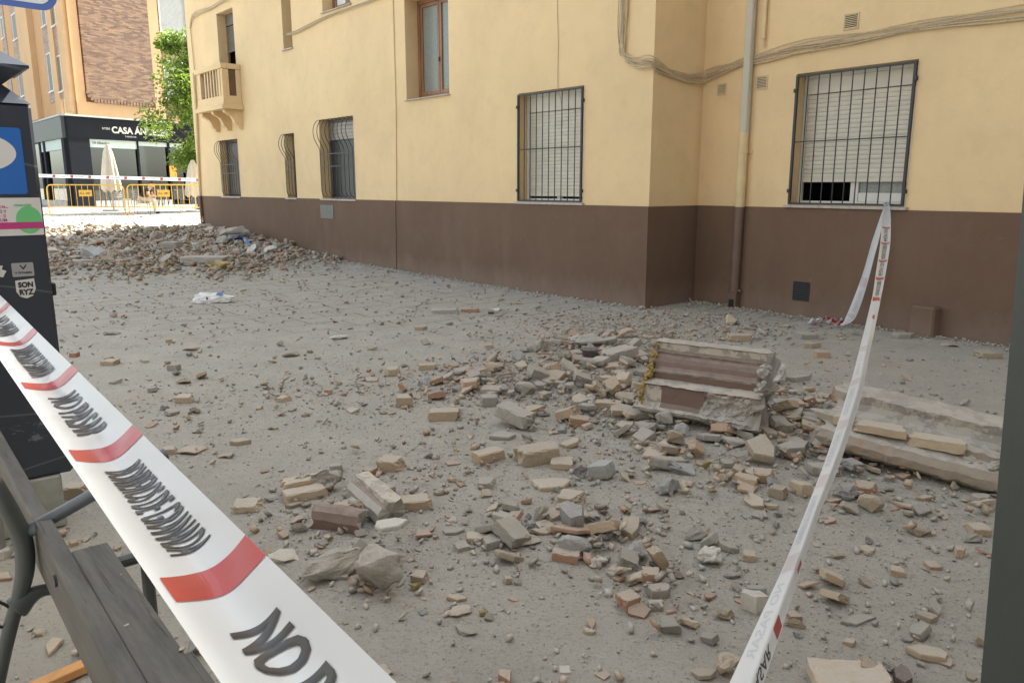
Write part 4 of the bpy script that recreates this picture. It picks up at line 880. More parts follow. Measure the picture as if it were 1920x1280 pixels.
skin_body('hair', [(.36, 0, 1.04), (.42, 0, 1.10), (.47, 0, 1.13)], [(0, 1), (1, 2)], [.075, .085, .06], M_HAIR, pr)
for s_ in (1, -1): skin_body('shoe', [(.38 if s_ > 0 else .46, .14*s_, .045), (.54 if s_ > 0 else .62, .15*s_, .035)], [(0, 1)], [.05, .045], M_SHIRT, pr)
q = ground_at(268, 401); place_root(pr, q, R(10)); pr.scale = (1.0, 1.0, 1.0)

# ================================================================== TICKET MACHINE
K = Vector((*g0(127, 985), 0)); Kd = Vector((math.cos(R(40)), math.sin(R(40)), 0)); nK = Vector((Kd.y, -Kd.x, 0))
KW = lambda s, o, z: W(K, Kd, nK, s, o, z)
kio = thing('parking_meter', 'tall dark navy parking ticket machine with a blue panel and stickers', 'parking meter', tuple(KW(-.2, -.15, 0)))
g = G(); g.bbox(KW(-.37, -.34, 0), Kd*.37, nK*.34, (0, 0, .262), .01); g.build('foot', [M_GREY], kio)
g = G(); g.bbox(KW(-.44, -.38, .262), Kd*.495, nK*.375, (0, 0, 1.69), .014); g.build('body', [M_KIOSK], kio)
g = G()
def frust(s0, s1, o0, o1, z0, t0, t1, p0, p1, z1):
    a_ = [KW(s0, o0, z0), KW(s1, o0, z0), KW(s1, o1, z0), KW(s0, o1, z0)]; b_ = [KW(t0, p0, z1), KW(t1, p0, z1), KW(t1, p1, z1), KW(t0, p1, z1)]
    g.add(a_+b_, [(3, 2, 1, 0), (4, 5, 6, 7), (0, 1, 5, 4), (1, 2, 6, 5), (2, 3, 7, 6), (3, 0, 4, 7)])
frust(-.44, .055, -.38, -.005, 1.953, -.37, -.035, -.31, -.075, 2.035); frust(-.37, -.035, -.31, -.075, 2.034, -.45, .05, -.39, .0, 2.10); frust(-.45, .062, -.40, .012, 2.10, -.45, .062, -.40, .012, 2.112); frust(-.45, .062, -.40, .012, 2.112, -.26, -.13, -.24, -.15, 2.24)
g.build('hood', [M_KIOSK], kio)
def rrect(g, P, d, n, a, b, c, e, o, r_, m=0, k=5):
    pts = []
    for (cx, cz, a0) in ((b-r_, e-r_, 0), (a+r_, e-r_, 90), (a+r_, c+r_, 180), (b-r_, c+r_, 270)):
        for j in range(k+1): t_ = R(a0+90*j/k); pts.append((cx+r_*math.cos(t_), cz+r_*math.sin(t_)))
    pts = [W(P, d, n, s_, o, z_) for s_, z_ in pts]
    if (pts[2]-pts[0]).cross(pts[len(pts)//2]-pts[2]).dot(n) < 0: pts.reverse()
    g.add(pts, [tuple(range(len(pts)))], m)
def ell(g, P, d, n, cs, cz, rs, rz_, o, m=0, k=36):
    pts = [W(P, d, n, cs+rs*math.cos(2*math.pi*j/k), o, cz+rz_*math.sin(2*math.pi*j/k)) for j in range(k)]
    if (pts[2]-pts[0]).cross(pts[k//2]-pts[2]).dot(n) < 0: pts.reverse()
    g.add(pts, [tuple(range(k))], m)
g = G(); rrect(g, K, Kd, nK, -.36, .003, 1.567, 1.850, -.002, .012, 0); ell(g, K, Kd, nK, -.18, 1.743, .157, .083, -.001, 1)
put_text(g, 'P', lambda u, v: KW(-.225+.09*u, -.0002, 1.685+.115*v), bold=.03, m=0); g.build('blue_parking_panel', [M_BLUE, M_WHITE], kio)
g = G(); rrect(g, K, Kd, nK, -.36, .047, 1.388, 1.552, -.002, .004, 0); ell(g, K, Kd, nK, -.005, 1.455, .05, .06, -.0014, 1)
g.add([KW(-.36, -.001, 1.417), KW(.046, -.001, 1.417), KW(.046, -.001, 1.446), KW(-.36, -.001, 1.446)], [(0, 1, 2, 3)], 2)
for (s_, x0, x1, z0, hh, m_) in (('FÁCIL,', -.145, -.078, 1.507, .014, 2), ('O Y', -.115, -.086, 1.487, .014, 2), ('O', -.1, -.09, 1.467, .014, 2), ('TUM', -.125, -.088, 1.450, .013, 2), ('mawiz', -.055, .012, 1.515, .012, 1)):
    put_text(g, s_, lambda u, v: KW(x0+(x1-x0)*u, -.0004, z0+hh*v), bold=.03, m=m_)
g.build('advert_sticker', [M_WHITE, M_GREEN, M_MAG], kio)
g = G(); rrect(g, K, Kd, nK, -.094, -.010, 1.262-.055, 1.318-.055+.005, -.0025, .005, 0)
put_text(g, 'V', lambda u, v: KW(-.065+.03*u, -.001, 1.238+.02*v), bold=.02, m=1); put_text(g, 'V FITNESS', lambda u, v: KW(-.085+.066*u, -.001, 1.219+.009*v), bold=.03, m=1)
g.build('gym_sticker', [M_SILV, M_BLACK], kio)
g = G(); pts = [(-.087, 1.190), (-.014, 1.196), (-.011, 1.15), (-.025, 1.118), (-.05, 1.108), (-.075, 1.118), (-.087, 1.14)]; g.add([KW(s_, -.0025, z_) for s_, z_ in reversed(pts)], [tuple(range(7))], 0)
pts2 = [(s_*.94-.003, z_*.94+1.153*.06) for s_, z_ in pts]
put_text(g, 'SON', lambda u, v: KW(-.078+.058*u, -.001, 1.157+.026*v), bold=.05, m=1); put_text(g, 'RYZ', lambda u, v: KW(-.076+.056*u, -.001, 1.124+.026*v), bold=.05, m=1); g.build('shield_sticker', [M_WHITE, M_BLACK], kio)
g = G(); rnd = random.Random(2); pts = [(-.155+.035*math.cos(t_)*rnd.uniform(.7, 1.2), 1.235+.035*math.sin(t_)*rnd.uniform(.7, 1.2)) for t_ in [R(20*x) for x in range(18)]]; g.add([KW(s_, -.0025, z_) for s_, z_ in pts], [tuple(range(18))]); g.build('torn_sticker', [M_WHITE], kio)
g = G(); g.bbox(KW(.055, -.10, 1.105), Kd*.022, nK*.05, (0, 0, .06), .006); g.build('lock', [M_IRON], kio)
# parking sign on a pole, only its lower corner in the picture
sp = at_depth(0, 10, 2.9); sg = thing('parking_sign', 'white road sign with a rounded blue border at the top left corner', 'sign', (sp.x-.34, sp.y, 0))
sc = at_depth(107, 24, 2.9); Sd = Vector((1, .02, -.13)).normalized(); Su = Vector((.13, 0, 1)).normalized(); Sn = Vector((0, -1, 0))
def SW(a_, b_, o): return sc+Sd*a_+Su*b_+Sn*o
def rsign(g, x0, x1, z0, z1, o, r_, m):
    pts = []
    for (cx, cz, a0) in ((x1-r_, z1-r_, 0), (x0+r_, z1-r_, 90), (x0+r_, z0+r_, 180), (x1-r_, z0+r_, 270)):
        for j in range(7): t_ = R(a0+15*j); pts.append(SW(cx+r_*math.cos(t_), cz+r_*math.sin(t_), o))
    g.prism(pts, Sn*.002, m)
g = G(); rsign(g, -.62, 0, 0, .62, 0, .055, 0); rsign(g, -.595, -.022, .022, .598, .0025, .04, 1); g.build('sign_panel', [M_SIGNB, M_SIGNW], sg)
g = G(); g.tube([(sp.x-.34, sp.y+.06, 0), (sp.x-.34, sp.y+.06, 2.9)], .03, 12); g.build('pole', [M_CHAIR], sg)

# ================================================================== BENCH
hb = .80
def on_z(px, py, z): d = ray(px, py); return EYE+d*((z-H)/d.z)
Bd = A.copy(); ang = math.atan2((1210+15), 1443*1.02); Bd = Vector((-math.sin(ang), math.cos(ang), 0)); nBn = Vector((Bd.y, -Bd.x, 0))   # toward the right
c0 = on_z(141, 1125, hb)                         # a point on the left upper edge of the rail
BP = lambda s, o, z: Vector((c0.x+Bd.x*s+nBn.x*o, c0.y+Bd.y*s+nBn.y*o, z))
def sol(px, py, z): q = on_z(px, py, z)-c0; return q.dot(Bd), q.dot(nBn)
sr = sol(137, 1040, hb); se = sol(204, 1014, hb); sf_ = sol(417, 1280, hb)
bench = thing('park_bench', 'weathered dark wooden bench on grey cast metal frames', 'bench', (c0.x, c0.y, 0))
rw = max(.035, min(.06, sr[1])); pw = se[1]-rw-.004
print('BENCH', sr, se, sf_, rw, pw)
far = sol(0, 900, hb)[0]+.6
g = G(); g.bbox(BP(-1.6, 0, hb-.14), Bd*(1.6+far), nBn*rw, (0, 0, .14), .002); g.build('top_rail', [M_BENCH], bench)
g = G(); g.bbox(BP(-1.6, rw+.0005, hb-.045), Bd*(1.6+se[0]), nBn*pw, (0, 0, .0445), .002); g.build('plank', [M_BENCH], bench)
pf = BP(sol(47, 1060, .7)[0]+.02, 0, 0)
def cross(px, py): return on_plane(px, py, pf, Bd)
g = G(); pts = catmull([cross(-12, 900), cross(14, 950), cross(42, 1010), cross(47, 1065), cross(37, 1115), cross(22, 1165), cross(6, 1230), cross(-8, 1300), cross(-20, 1400)], 4)
g.tube(pts, [.017+.006*math.sin(min(1, i/len(pts)*2)*math.pi) for i in range(len(pts))], 10)
g.tube(catmull([cross(30, 1140), cross(55, 1118), cross(85, 1105), cross(140, 1100)], 4), [.03, .03, .028, .025, .022, .02, .018, .016, .015, .015, .014, .014, .014], 10)
g.build('cast_leg', [M_BENCHM], bench, smooth_=True)
g = G(); a_ = cross(80, 980); b_ = cross(190, 918); d_ = (b_-a_)
g.tube([a_-d_*.3, b_, b_+d_*1.2], .0165, 12); g.build('arm_tube', [M_TUBE], bench, smooth_=True)
g = G(); g.bbox(BP(se[0]-1.8, se[1]+.06, .42), Bd*1.8, nBn*.10, (0, 0, .035), .004); g.build('seat_plank', [M_BENCH], bench)
g = G(); q1_ = BP(se[0]-.02, se[1]-.02, hb-.05); g.tube([q1_-nBn*.1, q1_+nBn*.09], .014, 10); g.tube([q1_+nBn*.09+Vector((0, 0, .04)), q1_+nBn*.09-Vector((0, 0, .36))], .014, 10); g.build('bracket', [M_BENCHM], bench)
g = G(); g.tube(catmull([cross(-10, 1125), cross(8, 1132), cross(20, 1140)], 3), .004, 6); g.tube(catmull([cross(-10, 1172), cross(12, 1176), cross(32, 1172)], 3), .004, 6); g.build('thin_wire', [M_IRON], bench)

# ================================================================== POST AT THE RIGHT EDGE
p1 = at_depth(1917, 290, .95); p2 = at_depth(1830, 1280, .90); dd = (p1-p2).normalized()
post = thing('metal_post', 'dark green painted post cutting the right edge of the picture', 'post', (p2.x+.05, p2.y, 0))
g = G(); kbot = p2-dd*((p2.z-.0)/dd.z); ktop = p2+dd*1.6; g.bbox(kbot, (ktop-kbot), Vector((1, 0, 0)).cross(dd).normalized()*.09, Vector((1, -.0, 0))*.09, .008); g.build('shaft', [M_POST], post)

# ================================================================== FOREGROUND TAPE
D = ray(-251, 308).normalized(); fwd = Vector((0, ct, -st))
def solve_tape(d0):
    L0 = at_depth(281, 1085, d0); r_ = on_plane(461, 1003, L0, D); m_ = on_plane(398, 1080, L0, D); return L0, m_, r_
L0, Mm, Rr = solve_tape(1.0); wid = (Mm-L0).length*.93+(Rr-Mm).length*.93; d0 = .115/wid; L0, Mm, Rr = solve_tape(d0)
print('tape d0', d0, L0, Mm-L0, Rr-Mm)
sec = []
_raw = [L0*(1-t_)**3+Mm*3*t_*(1-t_)+Rr*t_**3-L0 for t_ in [i/200 for i in range(201)]]
_al = [0]
for i in range(200): _al.append(_al[-1]+(_raw[i+1]-_raw[i]).length)
NS = 48
for i in range(NS+1):
    q_ = _al[-1]*i/NS; j = min(199, max(0, int(np.searchsorted(_al, q_))-1)); sec.append(_raw[j].lerp(_raw[j+1], (q_-_al[j])/max(1e-9, _al[j+1]-_al[j])))
secn = [(-D).cross((sec[min(NS, i+2)]-sec[max(0, i-2)]).normalized()).normalized() for i in range(NS+1)]
Df = D.dot(fwd)
def tx(x): return d0*(532/(x+251)-1)/Df
def tape_pt(t_, v, off=0):
    v = max(0, min(1, v)); k = min(NS-1, int(v*NS)); f_ = v*NS-k; c_ = sec[k].lerp(sec[k+1], f_); nn = secn[k].lerp(secn[k+1], f_)
    wv_ = (.0016*math.sin(t_*23+v*4)+.0008*math.sin(t_*61-v*9))*v*(1-v)*4
    return L0+D*t_+c_+nn*(off+wv_)
t_near, t_far = -d0/Df*.82, tx(-170)
fg = thing('barrier_tape', 'red and white fire brigade tape stretched across the near left foreground', 'tape', tuple(L0))
nT = 200; vs = [tape_pt(t_near+(t_far-t_near)*(i/nT)**1.2, j/24) for i in range(nT+1) for j in range(25)]
mk('tape_strip', vs, [(i*25+j, (i+1)*25+j, (i+1)*25+j+1, i*25+j+1) for i in range(nT) for j in range(24)], [M_TAPE], fg, smooth_=True)
reds = [tx(296), tx(126), tx(32)]; per = (reds[2]-reds[0])/2; print('reds', reds, per)
g = G()
def red(g, tc_, ln, fn, m=0, v0=.0833, v1=1.0, skew=0, k=22):
    vs = [fn(tc_-ln/2+ln*i/2, v0+(v1-v0)*j/k) for i in range(3) for j in range(k+1)]
    g.add(vs, [(i*(k+1)+j, (i+1)*(k+1)+j, (i+1)*(k+1)+j+1, i*(k+1)+j+1) for i in range(2) for j in range(k)], m)
fn = lambda t_, v: tape_pt(t_, v, .0012)
rl = abs(tx(281)-tx(312))
for k in range(-2, 9):
    tc_ = reds[0]+per*k
    if tc_ < t_near+.03 or tc_ > t_far: continue
    red(g, tc_, rl, fn)
for k in range(-2, 8):
    ta_ = reds[0]+per*k; tb2 = ta_+per       # text between this red and the one further away
    s_ = 'BOMBEROS DE GRANADA' if k % 2 == 0 else 'NO PASAR'
    m_ = .17 if k % 2 == 0 else .22
    if ta_ > t_far-.3: continue
    u0, u1 = tb2-per*m_, ta_+per*m_
    if u1 < t_near: continue
    for c_i, sh in enumerate((-1, -.5, 0, .5, 1)):      # heavy condensed lettering: strokes widened along the tape
        dsh = sh*(.0026 if k % 2 else .0009)
        put_text(g, s_, lambda u, v: tape_pt(max(t_near+.01, u0+(u1-u0)*u+dsh), .31+.46*v, .0012+.00012*c_i), (1, 26), .008, 1)
g.build('tape_print', [M_TRED, M_TBLK], fg)

# ================================================================== RIGHT TAPE (tied to the window grille)
Kn = on_plane(1660, 384, P1+nB*.06, nB); Nn = at_depth(1412, 1280, 1.45)
pn = Vector((Nn.y-Kn.y, Kn.x-Nn.x, 0)).normalized()
path_px = [(1664, 374), (1662, 410), (1660, 454), (1652, 508), (1643, 560), (1618, 672), (1602, 740), (1563, 860), (1524, 960), (1485, 1066), (1447, 1163), (1400, 1280), (1352, 1400)]
wpx = [5, 15, 17, 17, 15, 19, 25, 26, 24, 30, 42, 54, 68]
_iK, _iN = 1/(Kn-EYE).dot(fwd), 1/1.55
pp = catmull([at_depth(x, y, 1/(_iK+(_iN-_iK)*(y-384)/(1280-384.))) for x, y in path_px], 8)
acc = [0]
for i in range(1, len(pp)): acc.append(acc[-1]+(pp[i]-pp[i-1]).length)
half = [float(np.interp(i/8, range(len(wpx)), wpx))/2*((q-EYE).dot(fwd))/F for i, q in enumerate(pp)]
def interp(t_):
    t_ = max(0, min(acc[-1]-1e-4, t_)); i = max(0, np.searchsorted(acc, t_)-1); f_ = (t_-acc[i])/(acc[i+1]-acc[i])
    P_ = pp[i].lerp(pp[i+1], f_); T_ = (pp[min(i+2, len(pp)-1)]-pp[max(i-1, 0)]).normalized(); return P_, T_, half[i]*(1-f_)+half[i+1]*f_
def rt(t_, v, off=0):
    P_, T_, h_ = interp(t_); view = (EYE-P_).normalized(); ac = T_.cross(view).normalized()
    if ac.x < 0: ac = -ac
    nn = ac.cross(T_).normalized()
    if nn.dot(view) < 0: nn = -nn
    fr_ = t_/acc[-1]; foldw = max(0, min(1, (fr_-.45)/.4)); fp = .62 if foldw > 0 else .5      # fold ridge
    x_ = (v-.5)*2*h_; ridge = .030*foldw; cup = .012*(1-foldw)
    dep = ridge*(1-abs(v-fp)/(fp if v < fp else 1-fp)) - cup*(1-(2*v-1)**2)
    return P_+ac*x_+nn*(dep+off+.003*math.sin(t_*9+v*3))
rtp = thing('hanging_barrier_tape', 'red and white tape tied to the right window grille and stretched toward the viewer', 'tape', tuple(Kn))
nR = 160; mR = 10
vs = [rt(acc[-1]*i/nR, j/mR) for i in range(nR+1) for j in range(mR+1)]
mk('tape_strip', vs, [(i*(mR+1)+j, (i+1)*(mR+1)+j, (i+1)*(mR+1)+j+1, i*(mR+1)+j+1) for i in range(nR) for j in range(mR)], [M_TAPE], rtp, smooth_=True)
def t_of(py):
    best = min(range(len(pp)), key=lambda i: abs(640-F*((pp[i]-EYE).dot(Vector((0, st, ct))))/((pp[i]-EYE).dot(fwd))-py)); return acc[best]
g = G(); rt_off = lambda t_, v: rt(t_, v, .0012)
marks = [t_of(y) for y in (424, 453, 486, 521, 560)]
for i, tc_ in enumerate(marks): red(g, tc_, .10, rt_off, 0, .1, .9)
for i in range(len(marks)-1):
    a_, b_ = marks[i]+.09, marks[i+1]-.09
    put_text(g, 'NO PASAR' if i % 2 == 0 else 'BOMBEROS DE GRANADA', lambda u, v: rt_off(a_+(b_-a_)*u, .28+.44*v), (12, 6), .012, 1)
red(g, t_of(599), .08, rt_off, 0, .5, .75)
t_ = t_of(655); Lr = acc[-1]; i = 0; pstep = per
while t_ < Lr-.2:
    red(g, t_, .09, rt_off, 2, .05, .60); 
    put_text(g, 'BOMBEROS DE GRANADA' if i % 2 else 'NO PASAR', lambda u, v: rt_off(min(Lr, t_+.10+(pstep-.2)*u), .42-.30*v), (10, 4), .02, 3)
    t_ += pstep; i += 1
tr2 = t_of(1175); red(g, tr2, .055, rt_off, 0, .66, .97); red(g, t_of(1068), .05, rt_off, 0, .78, .92)
tE = t_of(1200); put_text(g, 'NO PASAR', lambda u, v: rt_off(Lr-.02-(Lr-tE-.04)*u, .68+.26*v), (12, 5), .015, 1)
g.build('tape_print', [M_TRED, M_TBLK, M_TREDP, M_TBLKP], rtp)
g = G()
for k in range(5): g.tube(catmull([Kn+Vector((random.uniform(-.03, .03), -.02, random.uniform(-.05, .03))) for _ in range(4)]+[Kn+Vector((0, 0, .04))], 3), .008, 6, flat=.5)
g.build('knot', [M_TAPE], rtp)
# loose tail
tl = thing('tape_tail', 'loose red and white tape end drooping from the right window, crumpled on the ground', 'tape', tuple(Kn))
tpx = [((1661, 384), .06), ((1640, 455), .13), ((1622, 520), .20), ((1605, 570), .26), ((1592, 598), .32), ((1576, 609), .40), ((1560, 606), .42)]
tq = catmull([on_plane(x, y, P1+nB*o_, nB) for (x, y), o_ in tpx], 5); vs = []
for i, q in enumerate(tq):
    T_ = (tq[min(i+1, len(tq)-1)]-tq[max(i-1, 0)]).normalized(); ac = (B*-.9+nB*.35*math.sin(i*.25)).normalized(); ac = (ac-T_*ac.dot(T_)).normalized(); hw_ = .05*(min(1, .25+i*.15))*(1-.65*math.exp(-((i-24)/3.)**2))
    for j in range(5): vs.append(q+ac*(j/2-1)*hw_+nB*.006*math.cos((j-2)*1.2))
mk('tape_strip', vs, [(i*5+j, (i+1)*5+j, (i+1)*5+j+1, i*5+j+1) for i in range(len(tq)-1) for j in range(4)], [M_TAPE], tl, smooth_=True)
g = G()
def tailpt(t_, v, o_=.003):
    i = min(len(tq)-2, int(t_*(len(tq)-1))); f_ = t_*(len(tq)-1)-i; j = min(3, int(v*4)); h_ = v*4-j
    a_ = vs[i*5+j].lerp(vs[i*5+j+1], h_).lerp(vs[(i+1)*5+j].lerp(vs[(i+1)*5+j+1], h_), f_); return a_+nB*o_
vs = [Vector(v) for v in vs]
red(g, .36, .05, lambda a_, b_: tailpt(a_, b_), 1, .1, .9, k=4); red(g, .62, .05, lambda a_, b_: tailpt(a_, b_), 1, .1, .9, k=4); red(g, .86, .06, lambda a_, b_: tailpt(a_, b_), 0, .0, 1, k=4)
put_text(g, 'NO PASAR', lambda u, v: tailpt(.41+.16*u, .75-.5*v), (8, 4), .02, 2); put_text(g, 'BOMBEROS', lambda u, v: tailpt(.67+.14*u, .75-.5*v), (8, 4), .02, 2)
g.build('tape_print', [M_TRED, M_TREDP, M_TBLKP], tl)
rnd = random.Random(4); g0_ = ground_at(1552, 606); vs2 = []; cp = ground_at(1578, 607)
nrm_ = []
for i in range(70):
    f_ = i/69; q = ground_at(1580-60*f_, 607+3*math.sin(f_*9)); q.z += .02+.05*abs(math.sin(f_*17))*(1-f_*.6); q += Vector((rnd.uniform(-.02, .02), rnd.uniform(-.02, .02), 0))
    an = f_*30+rnd.uniform(-.4, .4); ac = (B*math.cos(an)*.3+nB*.8+Vector((0, 0, math.sin(an)*.5))).normalized()
    vs2 += [q-ac*.045+Vector((0, 0, .01)), q, q+ac*.045+Vector((0, 0, .015*math.sin(an*2)))]
fs2 = [(i*3+j, (i+1)*3+j, (i+1)*3+j+1, i*3+j+1) for i in range(69) for j in range(2)]
mk('crumpled_end', vs2, fs2, [M_TAPE, M_TRED, M_TBLK], tl, [(1 if (f // 2) % 14 in (0, 1, 2) else (2 if (f // 2) % 14 == 8 and f % 2 else 0)) for f in range(len(fs2))])

# ================================================================== RUBBLE
def nz(p, s, k=0): return noise.noise(Vector((p[0]*s+k*7.3, p[1]*s-k*3.1, p[2]*s+k*1.7)))
def bm_out(bm, name):
    xs_ = [v.co.x for v in bm.verts]; ys_ = [v.co.y for v in bm.verts]; zs_ = [v.co.z for v in bm.verts]
    e_ = max(xs_)-min(xs_); cx_, cy_, cz_ = (max(xs_)+min(xs_))/2, (max(ys_)+min(ys_))/2, (max(zs_)+min(zs_))/2
    for v in bm.verts: v.co = Vector((v.co.x-cx_, v.co.y-cy_, v.co.z-cz_))/e_
    me = bpy.data.meshes.new(name); bm.normal_update(); bm.to_mesh(me); bm.free(); return me
def brick_me(seed, L=1., Wd=.5, Hh=.22, brk=.6, cuts=9, edge=.05):
    """brick along x; one or both ends broken off"""
    rnd = random.Random(seed); bm = bmesh.new(); bmesh.ops.create_cube(bm, size=2)
    bmesh.ops.subdivide_edges(bm, edges=bm.edges[:], cuts=cuts, use_grid_fill=True)
    k = rnd.random()*50; sl = rnd.uniform(-.35, .35); sl2 = rnd.uniform(-.25, .25); both = rnd.random() < .35
    for v in bm.verts:
        x, y, z = v.co; a = sorted((abs(x), abs(y), abs(z)))
        e_ = max(0, a[1]-.80)/.20                       # close to an edge
        chip = max(0, nz((x*L, y*Wd, z*Hh), 3.2, k)+.12)*1.4+.12
        f_ = 1-edge*e_*chip*2.2
        ex = x*L/2*f_ ; ey = y*Wd/2*(1-edge*e_*chip*3); ez = z*Hh/2*(1-edge*e_*chip*4)
        lim = L/2*(1-brk*.35)+sl*y*Wd*.5+sl2*z*Hh+.10*nz((0, y*Wd, z*Hh), 5, k+3)*L+.05*nz((0, y, z), 9, k)*L*.5
        if brk and ex > lim: ex = lim+(ex-lim)*.08
        if brk and both:
            lim2 = -(L/2*(1-brk*.25)+.10*nz((1, y*Wd, z*Hh), 5, k+9)*L)
            if ex < lim2: ex = lim2
        n_ = .012*nz((x, y, z), 2.5, k+5)
        v.co = Vector((ex+n_, ey+n_*.7, ez+n_*.6+.006*nz((x, y, z), 7, k)))
    return bm_out(bm, 'brick')
def rock_me(seed, n=15, flat=.65, rough=.06, sub=2):
    rnd = random.Random(seed); bm = bmesh.new()
    for i in range(n):
        d = Vector((rnd.gauss(0, 1), rnd.gauss(0, 1), rnd.gauss(0, 1))).normalized()*rnd.uniform(.36, .52); bm.verts.new((d.x, d.y*rnd.uniform(.7, .9), d.z*flat))
    r = bmesh.ops.convex_hull(bm, input=bm.verts[:]); bmesh.ops.delete(bm, geom=[g_ for g_ in r['geom_interior'] if isinstance(g_, bmesh.types.BMVert)], context='VERTS')
    bmesh.ops.triangulate(bm, faces=bm.faces[:]); k = rnd.random()*40
    bmesh.ops.bevel(bm, geom=bm.edges[:], offset=.006, segments=1, affect='EDGES'); bmesh.ops.triangulate(bm, faces=bm.faces[:])
    if sub: bmesh.ops.subdivide_edges(bm, edges=bm.edges[:], cuts=sub, use_grid_fill=True)
    bm.normal_update()
    for v in bm.verts: v.co += v.normal*(rough*nz(v.co, 4, k)+rough*.5*nz(v.co, 10, k)+rough*.25*nz(v.co, 22, k))
    return bm_out(bm, 'rock')
def shard_me(seed, th=.10, curve=0.):
    rnd = random.Random(seed); n = rnd.choice((4, 5, 5, 6)); bm = bmesh.new(); pts = []
    for i in range(n):
        a_ = 2*math.pi*(i+rnd.uniform(-.3, .3))/n; r_ = rnd.uniform(.32, .56); pts.append((r_*math.cos(a_), r_*.72*math.sin(a_)))
    den = []
    for i in range(n):
        p_, q_ = pts[i], pts[(i+1) % n]
        for j in range(4): f_ = j/4; den.append((p_[0]+(q_[0]-p_[0])*f_+rnd.uniform(-.012, .012), p_[1]+(q_[1]-p_[1])*f_+rnd.uniform(-.012, .012)))
    rings = []
    for z_, sc_ in ((-.5, .94), (-.3, 1), (.3, 1), (.5, .95)): rings.append([bm.verts.new((x*sc_, y*sc_, z_*th+curve*(x*x)*-1.6+.012*nz((x, y, z_), 5, seed))) for x, y in den])
    m_ = len(den)
    for a_, b_ in zip(rings[:-1], rings[1:]):
        for i in range(m_): bm.faces.new((a_[i], a_[(i+1) % m_], b_[(i+1) % m_], b_[i]))
    for rg, fl in ((rings[0], True), (rings[-1], False)):
        zc = sum(v.co.z for v in rg)/m_+( .10*curve if curve else 0)
        mid = [bm.verts.new((v.co.x*.5, v.co.y*.5, (v.co.z if not curve else rg[0].co.z*0+ (-.5 if fl else .5)*th-curve*1.6*(v.co.x*.5)**2)+.008*nz(v.co, 8, seed))) for v in rg]
        cen = bm.verts.new((0, 0, (-.5 if fl else .5)*th))
        for i in range(m_):
            q_ = [rg[i], rg[(i+1) % m_], mid[(i+1) % m_], mid[i]]; t_ = [mid[i], mid[(i+1) % m_], cen]
            if fl: q_.reverse(); t_.reverse()
            bm.faces.new(q_); bm.faces.new(t_)
    return bm_out(bm, 'shard')
VAR = {
 'brick': [brick_me(i, 1, random.uniform(.46, .6), random.uniform(.2, .26), .5) for i in range(8)],
 'half': [brick_me(40+i, 1, random.uniform(.75, .95), random.uniform(.36, .46), .7, 8) for i in range(8)],
 'rock': [rock_me(60+i) for i in range(12)],
 'porous': [rock_me(80+i, 18, .6, .16, 3) for i in range(8)],
 'boulder': [rock_me(200+i, 20, .62, .055, 6) for i in range(3)],
 'slab': [shard_me(100+i, .2) for i in range(8)],
 'shard': [shard_me(120+i, .10) for i in range(10)],
 'tile': [shard_me(140+i, .07, .45) for i in range(6)],
 'piece': [rock_me(160+i, 10, .6, .03, 0) for i in range(12)],
}
MM = {'bei': M_BEI, 'org': M_ORG, 'gry': M_GRY, 'blu': M_BLU, 'tan': M_TAN, 'pla': M_PLA, 'foam': M_FOAM, 'dkt': M_DKT, 'shd': M_SHD, 'brp': M_BRP}
_cache = {}
def variant(shape, mat, i):
    lst = VAR[shape]; i %= len(lst); key = (shape, mat, i)
    if key not in _cache:
        me = lst[i].copy(); me.materials.append(MM[mat]); me.name = shape+'_'+mat; _cache[key] = me
        cs = np.empty(len(me.vertices)*3, 'f'); me.vertices.foreach_get('co', cs); _vc[me.name] = cs.reshape(-1, 3)
    return _cache[key]
_vc = {}
def drop(name, me, x, y, scale, rot, sink=.1, lift=0.):
    """rest a piece on the ground at x, y"""
    o = bpy.data.objects.new(name, me); COL.objects.link(o)
    Mx = Euler(rot).to_matrix(); vz = _vc[me.name]*np.array(scale, 'f') @ np.array([Mx[2][0], Mx[2][1], Mx[2][2]], 'f')
    zmin = float(vz.min()); hh = float(vz.max())-zmin
    o.location = (x, y, gz(x, y)-zmin-hh*sink+lift); o.rotation_euler = rot; o.scale = scale
    return o
PPM = lambda y: 0
def put(shape, mat, box, yaw, label, name=None, cat=None, tilt=(0, 0), wr=1., hk=1., seed=None, lift=0., group=None, sink=.08):
    """box: photo bounds of the piece; gives it its place and true size"""
    x0, y0, x1, y1 = box; b = ground_at((x0+x1)/2, y1-.28*(y1-y0))
    dep = (b-EYE).dot(fwd); ppm = F/dep; L = (x1-x0)/ppm
    sinp = (H-b.z)/(b-EYE).length; cosp = math.sqrt(1-sinp*sinp)
    c_, s_ = abs(math.cos(R(yaw))), abs(math.sin(R(yaw)))
    me = variant(shape, mat, seed if seed is not None else int(x0*7+y0*3)); vc_ = _vc[me.name]
    asp = float(np.ptp(vc_[:, 1]))*wr; nat = float(np.ptp(vc_[:, 2]))
    ln = L/max(.3, (c_+asp*s_)); dp_ = ln*(s_+asp*c_)
    vis = (y1-y0)/ppm; hz = max(.14*ln, min((.34 if shape == 'brick' else .62 if shape == 'half' else .9)*ln, (vis-dp_*sinp)/cosp))*hk
    nm = name or {'brick': 'brick', 'half': 'brick_piece', 'rock': 'stone', 'porous': 'mortar_lump', 'boulder': 'boulder', 'slab': 'stone_slab', 'shard': 'tile_shard', 'tile': 'roof_tile_piece', 'piece': 'stone'}[shape]
    o = drop(nm, me, b.x, b.y, (ln, ln*wr, hz/nat), (R(tilt[0]), R(tilt[1]), R(yaw)), sink, lift)
    return tag(o, label, cat or nm.replace('_', ' '), group)

